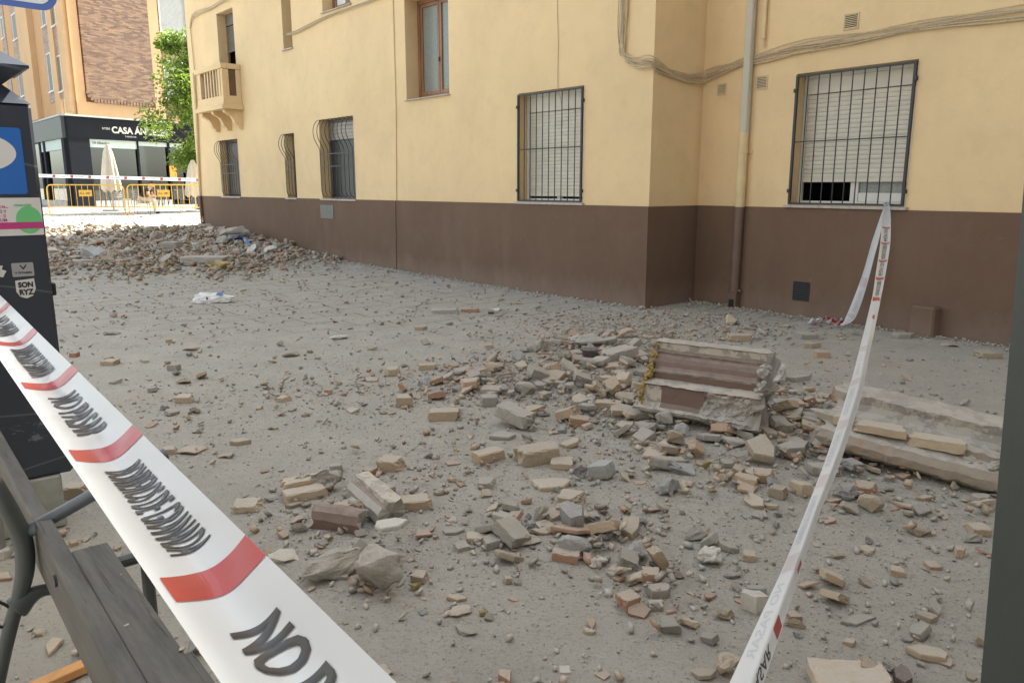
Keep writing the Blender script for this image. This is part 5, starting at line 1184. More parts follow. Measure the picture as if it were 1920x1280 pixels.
E_ = [
 ('half', 'bei', (705, 850, 762, 889), -18, 'clean edged beige half brick, upper one of the cluster left of the centre foreground'),
 ('half', 'org', (680, 867, 707, 898), 70, 'small pinkish brick piece standing against the upper left beige half brick'),
 ('half', 'bei', (697, 893, 743, 943), 60, 'squarish beige brick piece just above the cream moulding'),
 ('brick', 'bei', (725, 920, 815, 962), 14, 'long beige brick with grey mortar stuck on its left end'),
 ('brick', 'bei', (883, 826, 951, 876), 38, 'beige brick lying at an angle beside the big rounded slab'),
 ('brick', 'tan', (957, 817, 1061, 881), 26, 'largest beige brick slab with a rounded lower edge in the centre', dict(wr=1.1)),
 ('half', 'bei', (1030, 852, 1079, 882), -8, 'beige brick piece touching the right end of the largest brick slab'),
 ('slab', 'bei', (995, 892, 1077, 921), 8, 'flat yellowish split brick with a jagged front edge'),
 ('half', 'bei', (1040, 912, 1101, 953), -20, 'square beige brick with a dark smudge on its top'),
 ('half', 'org', (1030, 1007, 1103, 1056), -22, 'square brick piece with beige top and reddish side at the bottom centre', dict(mat2='bei')),
 ('brick', 'bei', (800, 763, 866, 793), 6, 'long beige brick lying in the middle of the scattered debris'),
 ('half', 'bei', (740, 738, 776, 768), 5, 'small beige brick on top of a thin grey piece left of the middle heap'),
 ('half', 'bei', (719, 685, 757, 708), 22, 'beige brick piece alone at the far left of the middle heap'),
 ('brick', 'bei', (783, 680, 821, 697), 12, 'brownish long brick piece behind the middle heap'),
 ('half', 'gry', (900, 720, 945, 741), -6, 'dusty square brick in the middle heap left of the cornice'),
 ('half', 'gry', (898, 738, 936, 766), 10, 'dusty brick below the square one in the middle heap'),
 ('rock', 'gry', (963, 714, 1006, 747), 10, 'grey mortar covered stone in the middle heap'),
 ('half', 'gry', (998, 714, 1032, 735), 15, 'grey brick end at the right of the middle heap'),
 ('shard', 'org', (872, 692, 902, 709), 5, 'flat orange tile leaning in the middle heap', dict(tilt=(35, 0))),
 ('rock', 'tan', (905, 674, 950, 702), 15, 'stone with ochre edge at the back of the middle heap'),
 ('brick', 'gry', (926, 755, 1008, 816), -38, 'long grey mortared slab propped up diagonally', dict(tilt=(0, 12), lift=.02)),
 ('slab', 'gry', (917, 805, 969, 826), -5, 'thin grey slab just behind the diagonal slab'),
 ('rock', 'gry', (848, 682, 892, 706), 0, 'grey stone at the left back of the middle heap'),
 ('rock', 'gry', (1072, 627, 1140, 661), 5, 'big pale concrete lump on top of the heap behind the cornice'),
 ('brick', 'dkt', (1086, 650, 1142, 676), 8, 'dark edged brick course under the big pale lump'),
 ('rock', 'gry', (1083, 670, 1119, 697), -10, 'rounded grey stone in front of the dark edged brick course'),
 ('brick', 'gry', (1120, 652, 1197, 686), 22, 'long mortar crusted block leaning toward the cornice', dict(tilt=(0, -10))),
 ('porous', 'gry', (1000, 634, 1032, 669), 10, 'upright grey mortar lump at the left of the rear heap'),
 ('rock', 'gry', (1040, 652, 1082, 682), -20, 'grey broken block between the mortar lump and the rounded stone'),
 ('brick', 'bei', (1133, 676, 1183, 693), 18, 'beige brick lying flat left of the painted cornice'),
 ('half', 'bei', (1146, 693, 1176, 712), 8, 'little beige brick below the flat one left of the cornice'),
 ('half', 'bei', (1121, 703, 1151, 724), 12, 'pale square brick left of the cornice'),
 ('brick', 'bei', (1112, 747, 1170, 771), -10, 'dusty long brick near the lower left of the painted cornice'),
 ('half', 'org', (1069, 683, 1089, 697), 10, 'small reddish brick cube in front of the rear heap'),
 ('brick', 'bei', (1362, 625, 1411, 643), 5, 'tan brick lying behind the painted cornice toward the wall'),
 ('brick', 'bei', (1272, 646, 1308, 661), 3, 'small tan brick just behind the painted cornice'),
 ('tile', 'org', (1154, 615, 1196, 640), 10, 'bright orange curved roof tile piece near the wall corner'),
 ('tile', 'org', (1247, 620, 1266, 634), 10, 'small orange curved tile piece right of the bright orange one'),
 ('tile', 'bei', (1352, 590, 1385, 615), 60, 'beige curved roof tile piece near the downpipe foot', dict(tilt=(30, 0))),
 ('half', 'gry', (1494, 621, 1531, 638), 3, 'pale grey block near the crumpled tape'),
 ('half', 'org', (1527, 656, 1555, 673), -5, 'single orange brick piece behind the right tape'),
 ('shard', 'tan', (1503, 640, 1540, 656), 10, 'flat tan flake near the orange brick piece'),
 ('slab', 'gry', (1671, 622, 1716, 637), -4, 'flat stone lying at the foot of the plinth block'),
 ('half', 'tan', (1827, 655, 1869, 673), 0, 'stone with a beige underside near the dark post'),
 ('tile', 'tan', (1760, 640, 1795, 651), 5, 'flat beige flake right of the plinth block'),
 ('porous', 'pla', (1428, 682, 1478, 733), 10, 'pale plaster lump at the right end of the painted cornice', dict(hk=1.1)),
 ('half', 'foam', (1406, 700, 1428, 724), 25, 'ochre yellow brick chip wedged beside the painted cornice', dict(tilt=(0, 20))),
 ('slab', 'gry', (1470, 702, 1521, 718), 0, 'dark edged grey slab behind the plaster lump'),
 ('rock', 'gry', (1427, 730, 1463, 776), 0, 'grey boulder touching the right end of the painted cornice'),
 ('porous', 'blu', (1409, 765, 1449, 805), 20, 'bluish mortar lump under the right end of the painted cornice'),
 ('slab', 'gry', (1437, 785, 1489, 815), -22, 'smooth grey slab tilted beside the bluish lump', dict(tilt=(14, 10))),
 ('half', 'org', (1461, 767, 1503, 797), 10, 'orange brick end between the painted cornice and the grey cornice'),
 ('half', 'bei', (1474, 817, 1511, 837), 5, 'beige brick half in front of the smooth grey slab'),
 ('rock', 'gry', (1499, 768, 1537, 801), -5, 'stacked grey block left of the grey cornice'),
 ('rock', 'gry', (1534, 748, 1582, 790), 10, 'mortared grey block leaning on the left end of the grey cornice'),
 ('shard', 'bei', (1500, 744, 1552, 758), -3, 'thin beige tile lying above the stacked grey block'),
 ('rock', 'blu', (1245, 861, 1303, 894), 0, 'smooth grey blue stone below the painted cornice'),
 ('porous', 'blu', (1226, 888, 1283, 937), 15, 'spiky bluish mortar lump below the grey blue stone'),
 ('porous', 'blu', (1070, 864, 1108, 907), 50, 'left half of a pair of curled bluish plaster pieces', dict(tilt=(25, 0))),
 ('slab', 'blu', (1100, 866, 1157, 905), -15, 'right half of a pair of curled bluish plaster pieces', dict(tilt=(0, -14), hk=1.2)),
 ('slab', 'blu', (1046, 944, 1106, 1010), -50, 'tilted bluish mortar slab below the smudged brick', dict(tilt=(18, 12))),
 ('porous', 'blu', (1118, 990, 1151, 1017), 0, 'pale blue mortar lump right of the reddish square brick'),
 ('porous', 'gry', (1100, 1000, 1130, 1035), 0, 'crumbly grey lump touching the reddish square brick'),
 ('rock', 'tan', (912, 973, 1016, 1022), 4, 'long tan mortar block half buried in grey dust', dict(sink=.35)),
 ('porous', 'pla', (1299, 1012, 1361, 1068), 20, 'white twisted plaster lump right of the lower middle debris'),
 ('rock', 'gry', (1275, 985, 1330, 1020), 10, 'dusty crumbled lump behind the white twisted plaster'),
 ('rock', 'gry', (1354, 1063, 1390, 1086), 0, 'small grey stone below the white twisted plaster'),
 ('half', 'bei', (1389, 1028, 1421, 1055), -20, 'small tan brick piece right of the white twisted plaster'),
 ('half', 'org', (1199, 1060, 1244, 1101), -10, 'reddish brick wedge with a pale top, the upper one of two', dict(mat2='bei')),
 ('half', 'org', (1152, 1100, 1204, 1149), 30, 'reddish brick wedge with a pale top, the lower one of two'),
 ('slab', 'gry', (1209, 1090, 1259, 1124), 5, 'round flat grey plaster piece right of the lower reddish wedge'),
 ('half', 'bei', (1216, 1122, 1243, 1144), 0, 'tiny cream brick corner under the round flat plaster'),
 ('shard', 'dkt', (1213, 1048, 1247, 1069), -25, 'dark curved tile sliver above the upper reddish wedge'),
 ('shard', 'dkt', (1249, 1065, 1287, 1085), -20, 'dark flat tile sliver right of the upper reddish wedge'),
 ('porous', 'pla', (1103, 1038, 1142, 1067), 0, 'white plaster flakes below the bluish lumps'),
 ('rock', 'bei', (1265, 1143, 1316, 1182), -30, 'pinkish grey stone wedge in the lower right centre'),
 ('slab', 'pla', (1385, 1107, 1443, 1159), -25, 'cream crescent shaped brick chip touching the right tape', dict(hk=1.2)),
 ('porous', 'tan', (1338, 1133, 1377, 1165), 0, 'rough tan lump left of the cream crescent chip'),
 ('half', 'org', (1409, 875, 1456, 909), -12, 'orange brick chunk below the bluish rubble', dict(mat2='bei')),
 ('half', 'tan', (1438, 905, 1481, 940), -40, 'tan stone strip leaning on the orange brick chunk'),
 ('slab', 'bei', (1478, 898, 1526, 938), -35, 'beige brick slab left of the right tape'),
 ('slab', 'gry', (1510, 863, 1582, 897), -8, 'large grey slate like slab behind the right tape'),
 ('porous', 'blu', (1560, 903, 1607, 947), 0, 'round grey blue stone just right of the tape'),
 ('half', 'org', (1598, 898, 1650, 935), -20, 'orange beige brick with mortar below the grey cornice', dict(mat2='bei')),
 ('rock', 'tan', (1611, 926, 1653, 967), 0, 'round tan stone in the group below the grey cornice'),
 ('rock', 'tan', (1569, 937, 1611, 967), -10, 'long tan stone at the bottom of the group right of the tape'),
 ('rock', 'tan', (1698, 979, 1741, 1008), 0, 'triangular grey tan stone alone on the right'),
 ('half', 'bei', (1816, 978, 1853, 1006), -5, 'beige brick half hidden by the dark post'),
 ('rock', 'gry', (1803, 997, 1841, 1022), 0, 'round grey stone beside the brick at the dark post'),
 ('slab', 'bei', (1604, 1018, 1642, 1038), -10, 'flat tan flake left of the triangular stone'),
 ('half', 'bei', (1666, 1057, 1701, 1084), -25, 'small tan brick alone in the lower right'),
 ('rock', 'tan', (1552, 1029, 1583, 1049), 0, 'small tan stone right of the tape in the lower right'),
 ('shard', 'bei', (1784, 1019, 1813, 1050), 60, 'upright beige shard near the dark post'),
 ('half', 'org', (1735, 1050, 1761, 1068), 0, 'small orange tan stone right of the lone tan brick'),
 ('slab', 'gry', (1572, 1144, 1646, 1172), 0, 'flat grey mortar sheet sunk in the dust', dict(sink=.45)),
 ('half', 'org', (1475, 1143, 1501, 1164), 0, 'small red brick corner right of the tape'),
 ('rock', 'bei', (1330, 1213, 1392, 1278), 30, 'rough tan brick lump at the bottom left of the right tape'),
 ('shard', 'org', (927, 1244, 973, 1290), -60, 'pink tile shard at the bottom edge'),
 ('rock', 'bei', (829, 1124, 887, 1157), 10, 'pink grey stone with orange tip in the lower centre'),
 ('rock', 'gry', (852, 1165, 896, 1191), 0, 'rounded grey stone below the pink grey one'),
 ('shard', 'foam', (897, 1140, 917, 1158), 30, 'tiny yellow square chip right of the pink grey stone'),
 ('half', 'bei', (770, 1065, 807, 1096), -20, 'cream brick piece right of the tilted boulder'),
 ('piece', 'foam', (766, 1091, 789, 1109), 0, 'small yellowish stone below the cream brick piece'),
 ('rock', 'pla', (484, 1014, 566, 1060), 25, 'pale layered stone at the edge of the near tape'),
 ('half', 'bei', (437, 928, 496, 961), 10, 'chipped beige brick beside the near tape'),
 ('piece', 'gry', (494, 929, 516, 943), 0, 'small grey stone right of the chipped beige brick'),
 ('slab', 'gry', (829, 984, 872, 1003), -4, 'small grey slab right of the long mortared brick'),
 ('half', 'gry', (895, 893, 930, 917), 0, 'small grey lump left of the split brick'),
 ('half', 'bei', (590, 1165, 612, 1180), 0, 'stray cream chip beside the near tape'),
 ('tile', 'org', (333, 832, 383, 853), 0, 'orange brown tile flake at the left, the bigger of two'),
 ('tile', 'org', (408, 845, 441, 860), 10, 'orange brown tile flake at the left, the smaller of two'),
 ('slab', 'bei', (429, 820, 471, 836), 0, 'yellowish flat brick chip above the two orange brown flakes'),
 ('tile', 'tan', (527, 655, 564, 672), 10, 'beige curved tile piece standing like an arch'),
 ('half', 'bei', (330, 737, 365, 757), 5, 'lone beige brick on the left paving'),
 ('half', 'bei', (194, 672, 223, 687), -5, 'lone pale brick on the far left paving'),
 ('tile', 'org', (341, 648, 373, 660), -5, 'small orange curved chip on the left paving'),
 ('half', 'org', (133, 660, 148, 672), 0, 'small orange brick cube beside the ticket machine'),
 ('rock', 'gry', (194, 618, 225, 630), 0, 'flat grey brown stone on the left paving'),
 ('half', 'bei', (309, 633, 325, 645), 30, 'tiny beige brick stump on the left paving'),
 ('slab', 'gry', (316, 682, 340, 698), 0, 'small grey flake above the lone beige brick'),
 ('rock', 'pla', (616, 625, 652, 638), 0, 'white flat plaster lump in the middle distance'),
 ('piece', 'pla', (914, 576, 939, 586), 0, 'white flat chip near the brown wall'),
 ('piece', 'pla', (796, 560, 806, 566), 0, 'white tiny chip on the dusty paving in front of the brown wall'),
 ('brick', 'gry', (808, 577, 862, 590), 4, 'grey slab with a dark broken strip beside the small brick'),
 ('brick', 'org', (864, 577, 900, 588), 3, 'small orange faced brick in the middle distance'),
 ('slab', 'tan', (776, 611, 801, 621), 0, 'small cream flake in the middle distance'),
 ('brick', 'gry', (344, 483, 437, 501), 2, 'long flat grey slab at the front of the far rubble pile', dict(hk=1.3)),
 ('rock', 'blu', (150, 464, 196, 493), 0, 'pale bluish block in the far rubble pile'),
 ('slab', 'gry', (134, 487, 181, 500), 3, 'long grey slab below the pale bluish block'),
 ('boulder', 'gry', (412, 428, 468, 462), 0, 'largest concrete lump on the far rubble pile beside the wall'),
 ('half', 'bei', (534, 448, 562, 468), 0, 'beige brick resting against the jog of the brown plinth'),
 ('brick', 'tan', (608, 473, 632, 483), 5, 'small stone at the foot of the brown wall beyond the pile'),
 ('half', 'org', (216, 488, 240, 502), 0, 'orange brick end at the front of the far rubble pile'),
 ('slab', 'gry', (236, 484, 265, 500), 0, 'grey slab beside the orange brick end'),
 ('brick', 'gry', (385, 418, 402, 427), 0, 'pale stone at the foot of the far corner pipe'),
 ('slab', 'gry', (184, 448, 228, 462), 0, 'broad pale slab in the back of the far rubble pile'),
 ('slab', 'gry', (300, 458, 345, 474), 10, 'grey slab bridging other pieces in the far rubble pile', dict(lift=.05)),
 ('half', 'pla', (-12, 1012, 22, 1056), 80, 'white brick between the bench leg and the ticket machine'),
 ('half', 'bei', (122, 893, 170, 946), 8, 'beige tile topped block behind the foot of the ticket machine'),
 ('rock', 'org', (110, 985, 127, 1013), 0, 'pinkish stone between the bench rail and the machine foot'),
 ('half', 'org', (128, 1008, 152, 1026), 40, 'orange brown chip above the bench plank'),
 ('piece', 'org', (210, 1018, 228, 1033), 0, 'orange pebble beside the bench bracket'),
 ('rock', 'bei', (58, 1172, 87, 1195), 10, 'pinkish stone seen below the bench rail'),
 ('shard', 'org', (-20, 1070, 30, 1088), -5, 'orange tile edge at the left border beside the bench leg'),
 ('half', 'pla', (1048, 1245, 1070, 1260), 0, 'small white chip near the bottom edge'),
 ('piece', 'blu', (780, 1140, 800, 1150), 0, 'small bluish pebble left of the pink grey stone'),
 ('rock', 'tan', (1775, 898, 1800, 925), 40, 'upright grey stone under the right end of the grey cornice'),
 ('slab', 'bei', (1715, 925, 1755, 940), -10, 'tan flake just under the grey cornice'),
 ('slab', 'gry', (1820, 925, 1858, 952), 0, 'grey slab beside the dark post under the cornice end'),
 ('rock', 'tan', (1240, 800, 1284, 842), 0, 'tan stone propping the left part of the painted cornice'),
 ('rock', 'gry', (1190, 785, 1235, 815), 0, 'grey stone under the left end of the painted cornice'),
 ('rock', 'gry', (1350, 815, 1400, 840), 0, 'grey stone under the right part of the painted cornice'),
 ('half', 'bei', (1404, 823, 1428, 840), 20, 'cream brick corner in front of the painted cornice, the upper one'),
 ('half', 'bei', (1400, 836, 1424, 856), -30, 'grey cream brick corner in front of the painted cornice, the lower one'),
 ('piece', 'foam', (1312, 860, 1336, 888), 20, 'yellow tan stone chip right of the grey blue stone'),
 ('half', 'gry', (1350, 858, 1380, 877), 0, 'tan grey mortared piece above the yellow tan chip'),
 ('piece', 'foam', (1258, 838, 1282, 854), 20, 'small yellow edged brick flake below the painted cornice'),
]
for e in E_:
    kw = dict(e[5]) if len(e) > 5 else {}
    m2 = kw.pop('mat2', None)
    o = put(e[0], e[1], e[2], e[3], e[4], **kw)
# yellow foam lumps, debris that is not stone
put('porous', 'foam', (386, 492, 433, 511), 0, 'bright yellow foam lump in front of the far rubble pile, the bigger of two', 'foam_lump', 'foam', hk=1.2)
put('porous', 'foam', (298, 490, 323, 504), 0, 'bright yellow foam lump in front of the far rubble pile, the smaller of two', 'foam_lump', 'foam')
# mortared brick corner: two bricks held by a mortar crust
def moved(me, scale, rot, loc):
    M_ = Matrix.Translation(loc) @ Euler(rot).to_matrix().to_4x4() @ Matrix.Diagonal((*scale, 1)); return [M_ @ v.co for v in me.vertices], [tuple(p_.vertices) for p_ in me.polygons]
cb = ground_at(580, 925); ck = thing('mortared_brick_corner', 'two beige bricks still joined by a crust of grey mortar, left of the cream moulding', 'brick', tuple(cb))
def sub(name, shape, i, mat, sc_, rot, dl):
    v_, f_ = moved(VAR[shape][i], sc_, rot, cb+Vector(dl)); mk(name, v_, f_, [mat], ck)
sub('brick', 'brick', 1, M_BEI, (.21, .20, .20), (0, 0, R(32)), (-.05, .03, .055)); sub('brick', 'brick', 3, M_BEI, (.23, .20, .22), (0, 0, R(32)), (.0, -.06, .025)); sub('mortar_crust', 'porous', 2, M_GRY, (.17, .13, .16), (.2, .1, .5), (.09, .03, .06)); sub('mortar_crust', 'porous', 4, M_GRY, (.10, .08, .06), (.0, .1, .3), (-.04, .05, .075))
# moulding fragments, painted one side
def loft(name, P, ax, dp_, prof, L, mats, fm, parent=None, nseg=14, rough=.006, seed=1, loc=None, ends=.02, up=Vector((0, 0, 1)), endf=None):
    """profile (d,z) swept along ax with broken ends; closed section"""
    vs = []; k = len(prof)
    for i in range(nseg+1):
        for j, (d_, z_) in enumerate(prof):
            f_ = i/nseg; q0 = Vector((f_*L, d_, z_)); e0 = 0
            if i in (0, nseg): e0 = ends*(nz((d_*9, z_*9, i), 1.4, seed)+.35*nz((d_*30, z_*30, i), 1.4, seed))*3
            elif i in (1, nseg-1): e0 = ends*nz((d_*9, z_*9, i), 1.4, seed)*1.0
            r_ = rough*(nz(q0*14, 1, seed)+.5*nz(q0*35, 1, seed))*(1 if not endf else endf(f_, j))
            vs.append(Vector(P)+ax*(f_*L+e0)+dp_*(d_+r_)+up*(z_+r_))
    fs = []; ms = []
    for i in range(nseg):
        for j in range(k): fs.append((i*k+j, (i+1)*k+j, (i+1)*k+(j+1) % k, i*k+(j+1) % k)); ms.append(fm[j])
    c0_ = len(vs); vs.append(sum(vs[:k], Vector())/k); c1_ = len(vs); vs.append(sum(vs[nseg*k:nseg*k+k], Vector())/k)
    for j in range(k):
        fs.append((c0_, j, (j+1) % k)); fs.append((c1_, nseg*k+(j+1) % k, nseg*k+j)); ms += [fm[-1]]*2
    if ax.cross(dp_).dot(up) > 0: fs = [tuple(reversed(f_)) for f_ in fs]
    fs = [tuple(reversed(f_)) for f_ in fs]
    return mk(name, vs, fs, mats, parent, ms, loc=loc)
def dense(prof, fm, step=.018, jit=.0):
    o_, m_ = [], []
    for j in range(len(prof)):
        a_, b_ = prof[j], prof[(j+1) % len(prof)]; n_ = max(1, int(math.dist(a_, b_)/step))
        for i in range(n_): o_.append((a_[0]+(b_[0]-a_[0])*i/n_, a_[1]+(b_[1]-a_[1])*i/n_)); m_.append(fm[j])
    return o_, m_
# paint that has chipped off to pale undercoat, as on the fallen cornice
def chipped(name, paint, under, amt, scale=7, dust=.5):
    m, t, p = newmat(name); p.inputs['Roughness'].default_value = .7; p.inputs['Specular IOR Level'].default_value = .3
    n1 = noise_n(t, scale, 8, .72); n0 = noise_n(t, 2.5, 4)
    pc = mixc(t, paint, tuple(1.25*x for x in paint), n0.outputs[0])
    c = mixc(t, pc, under, ramp(t, n1.outputs[0], [(amt, (0,)*3), (amt+.02, (1,)*3)]).outputs[0])
    g_ = N(t, 'ShaderNodeNewGeometry'); sp_ = N(t, 'ShaderNodeSeparateXYZ'); t.links.new(g_.outputs['Normal'], sp_.inputs[0])
    r2 = ramp(t, sp_.outputs[2], [(.3, (0,)*3), (.95, (dust,)*3)]); n3 = noise_n(t, 16, 5, .7); mu = N(t, 'ShaderNodeMath', operation='MULTIPLY'); mu.use_clamp = True
    t.links.new(r2.outputs[0], mu.inputs[0]); t.links.new(ramp(t, n3.outputs[0], [(.3, (.3,)*3), (.6, (1.3,)*3)]).outputs[0], mu.inputs[1])
    c = mixc(t, c, (.42, .385, .34), mu.outputs[0]); t.links.new(c, p.inputs['Base Color']); bump(t, p, n1.outputs[0], .5, .006); return m
M_CPB = chipped('chipped_brown_paint', (.145, .098, .082), (.50, .46, .40), .66, dust=.3); M_CPC = chipped('chipped_cream_render', (.40, .365, .31), (.27, .25, .22), .50, 9, .4); M_CPR = chipped('broken_mortar_face', (.27, .255, .23), (.36, .335, .30), .52, 12, .35)
a_ = ground_at(1199, 790); b_ = ground_at(1402, 824); CP = Vector((a_.x, a_.y, a_.z)); ca = (b_-a_); CL = ca.length*1.02; ca.z = 0; ca.normalize(); cd = Vector((-ca.y, ca.x, 0))
print('cornice len', CL)
S = .80
raw = [(0.0, .125), (-.005, .155), (.035, .168), (.068, .20), (.085, .335), (.07, .350), (.225, .368), (.230, .42), (.212, .438), (.235, .45), (.255, .47), (.270, .505), (.295, .54), (.34, .565), (.325, .58), (.35, .60), (.355, .65), (.34, .665), (.43, .68), (.48, .55), (.48, .20), (.34, .08), (.12, .06)]
fmr = [1, 1, 0, 0, 0, 1, 0, 1, 0, 0, 0, 0, 0, 1, 0, 1, 1, 2, 2, 2, 2, 2, 2]
prof, fmd = dense([(d_*S, z_*S) for d_, z_ in raw], fmr, .010)
fmd = [2 if z_ < .13*S else m_ for (d_, z_), m_ in zip(prof, fmd)]
cor = thing('fallen_painted_cornice', 'large broken cornice block with chipped dark brown painted mouldings', 'cornice', tuple(CP))
CPz = Vector((CP.x, CP.y, CP.z-.02))
o = loft('moulded_block', CPz, ca, cd, prof, CL, [M_CPB, M_CPC, M_CPR], fmd, cor, 84, .0035, 3, ends=.032)
# lower right corner of the face has lost its paint and render
me = o.data
for poly in me.polygons:
    c_ = poly.center+base(o)-CPz; s_ = c_.dot(ca); z_ = c_.z; d_ = c_.dot(cd)
    lim = CL*(.56-.42*(z_-.12)/.2)+.03*nz(c_, 18, 1)
    if z_ < .272 and d_ < .10 and s_ > CL*(.54+.5*(z_-.13))+.03*nz(c_, 18, 1): poly.material_index = 2
    if z_ < .27 and d_ < .09 and s_ < .11+.04*nz(c_, 15, 2) and z_ > .13: poly.material_index = 1
for v in me.vertices:
    c_ = v.co+base(o)-CPz; s_ = c_.dot(ca)
    if c_.z < .275 and c_.dot(cd) < .10 and s_ > CL*.56: v.co += cd*(.030*nz(c_, 14, 4)+.02*nz(c_, 40, 4)+.01*nz(c_, 90, 4)-.012)
g = G(); rnd = random.Random(9)
for i in range(230):
    z_ = rnd.uniform(.10, .52); dmin = np.interp(z_, [0, .28, .32, .40, .5], [.02, .05, .12, .18, .25]); q = CPz+ca*rnd.uniform(-.022, .012)+cd*(dmin+rnd.uniform(.0, .14))+Vector((0, 0, z_))
    r_ = .007+.020*rnd.random()**2; v_, f_ = moved(VAR['porous'][rnd.randrange(8)], (r_*2, r_*2, r_*2), (rnd.random()*6, rnd.random()*6, rnd.random()*6), q); g.add(v_, f_)
g.build('yellow_foam_filling', [M_FOAM], cor)
g = G()
for i in range(9):
    q = CPz+ca*(CL+rnd.uniform(-.05, .03))+cd*rnd.uniform(.06, .3)+Vector((0, 0, rnd.uniform(.14, .45))); v_, f_ = moved(VAR['porous'][rnd.randrange(8)], (.10, .09, .10), (rnd.random()*6, rnd.random()*6, rnd.random()*6), q); g.add(v_, f_)
for i in range(7):
    q = CPz+ca*(CL*(i+.5)/7)+cd*rnd.uniform(.10, .22)+Vector((0, 0, rnd.uniform(.05, .09))); v_, f_ = moved(VAR['porous'][rnd.randrange(8)], (.20, .16, .13), (rnd.random()*.4, rnd.random()*.4, rnd.random()*6), q); g.add(v_, f_)
g.build('broken_mortar', [M_GRY], cor)
# second, longer cornice: grey render with a course of bare bricks
a_ = ground_at(1534, 858); b_ = ground_at(1880, 938); C2 = a_.copy(); c2a = b_-a_; c2L = c2a.length*1.0; c2a.z = 0; c2a.normalize(); c2d = Vector((-c2a.y, c2a.x, 0)); print('cornice2 len', c2L)
S2 = .76
raw = [(.05, .03), (-.01, .07), (-.025, .13), (.0, .185), (.02, .195), (.13, .215), (.14, .265), (.24, .275), (.25, .285), (.30, .31), (.33, .36), (.325, .42), (.35, .435), (.52, .46), (.58, .40), (.60, .15), (.45, .04), (.2, .02)]
fm2 = [1, 1, 1, 0, 0, 1, 0, 0, 0, 0, 0, 0, 0, 1, 1, 1, 1, 1]
prof, fmd = dense([(d_*S2, z_*S2) for d_, z_ in raw], fm2, .014)
M_G2 = chipped('grey_cornice_render', (.33, .31, .275), (.25, .235, .21), .50, 8, .4); M_G3 = chipped('broken_brick_core', (.27, .235, .19), (.36, .22, .15), .60, 5, .3)
cor2 = thing('fallen_grey_cornice', 'long broken grey cornice block showing a course of tan bricks', 'cornice', tuple(C2))
up2 = (Vector((0, 0, 1))-c2a*.0).normalized(); ax2 = (c2a+Vector((0, 0, -.085))).normalized()
C2z = C2+Vector((0, 0, .04))
loft('moulded_block', C2z, ax2, c2d, prof, c2L, [M_G2, M_G3], fmd, cor2, 80, .008, 8, ends=.045)
s_ = .05
for i, (ln, g_) in enumerate(((.10, .02), (.27, .015), (.28, .03))):
    q = C2z+ax2*(s_+ln/2)+c2d*(.145*S2)+Vector((0, 0, .245*S2+.01)); v_, f_ = moved(VAR['brick'][(i*3+1) % 8], (ln*1.06, .22, .24), (0, 0, math.atan2(c2a.y, c2a.x)+(.02 if i else 0)), q); mk('brick', v_, f_, [M_BEI], cor2); s_ += ln+g_
g = G()
for i in range(12):
    q = C2z+ax2*(c2L*(i+.4)/12)+c2d*rnd.uniform(.06, .16)+Vector((0, 0, rnd.uniform(.04, .08)+.1*(i/12.))); v_, f_ = moved(VAR['porous'][rnd.randrange(8)], (.17, .13, .10), (rnd.random()*.5, rnd.random()*.5, rnd.random()*6), q); g.add(v_, f_)
for i in range(7):
    q = C2z+ax2*(c2L+rnd.uniform(-.06, .02))+c2d*(i*.08)+Vector((0, 0, .16+rnd.uniform(-.05, .12))); v_, f_ = moved(VAR['porous'][rnd.randrange(8)], (.14, .13, .13), (rnd.random()*6, 1, 2), q); g.add(v_, f_)
g.build('broken_mortar', [M_GRY], cor2)
# two short moulding fragments in the cluster
def frag(name, p0, p1, label, prof, mats, fm, tilt=0, lift=0, nseg=10):
    a_, b_ = ground_at(*p0), ground_at(*p1); x_ = b_-a_; L_ = x_.length; x_ = Vector((x_.x, x_.y, 0)).normalized(); x_ = (x_+Vector((0, 0, tilt))).normalized(); d_ = Vector((-x_.y, x_.x, 0)).normalized(); up_ = x_.cross(d_); up_ = up_ if up_.z > 0 else -up_
    pr_, fm_ = dense(prof, fm, .012); o = loft(name, a_+Vector((0, 0, lift)), x_, d_, pr_, L_, mats, fm_, None, nseg, .004, 5, loc=tuple(a_), ends=.014, up=up_); return tag(o, label, 'moulding')
frag('moulding_fragment', (582, 990), (672, 1003), 'dark brown painted moulding fragment with a curved face, next to the cream one', [(0, 0), (-.005, .05), (.015, .085), (.05, .10), (.09, .095), (.11, .03), (.09, 0)], [M_CPB, M_GRY], [0, 0, 0, 0, 1, 1, 1], 0, .0)
frag('moulding_fragment', (652, 932), (712, 990), 'cream and brown painted moulding fragment lying diagonally across the cluster', [(-.01, 0), (-.01, .05), (.02, .075), (.045, .078), (.05, .10), (.12, .11), (.14, .05), (.13, 0)], [M_CPC, M_CPB, M_GRY], [2, 2, 1, 0, 0, 2, 2, 2], 0, .01)
put('tile', 'org', (541, 962, 580, 984), 20, 'brown tile chip left of the dark brown moulding', sink=.05)
# two boulders lower centre
put('boulder', 'gry', (556, 1010, 692, 1104), 30, 'rounded dirt covered lump lying behind the tilted boulder', wr=.8, seed=0)
put('boulder', 'gry', (650, 1012, 772, 1137), -35, 'biggest tilted wedge shaped boulder in the lower left centre', wr=.75, seed=1, tilt=(0, 14), hk=1.15)
put('slab', 'pla', (700, 1010, 772, 1042), 15, 'pale slab on the back of the tilted boulder', lift=.12, seed=3)
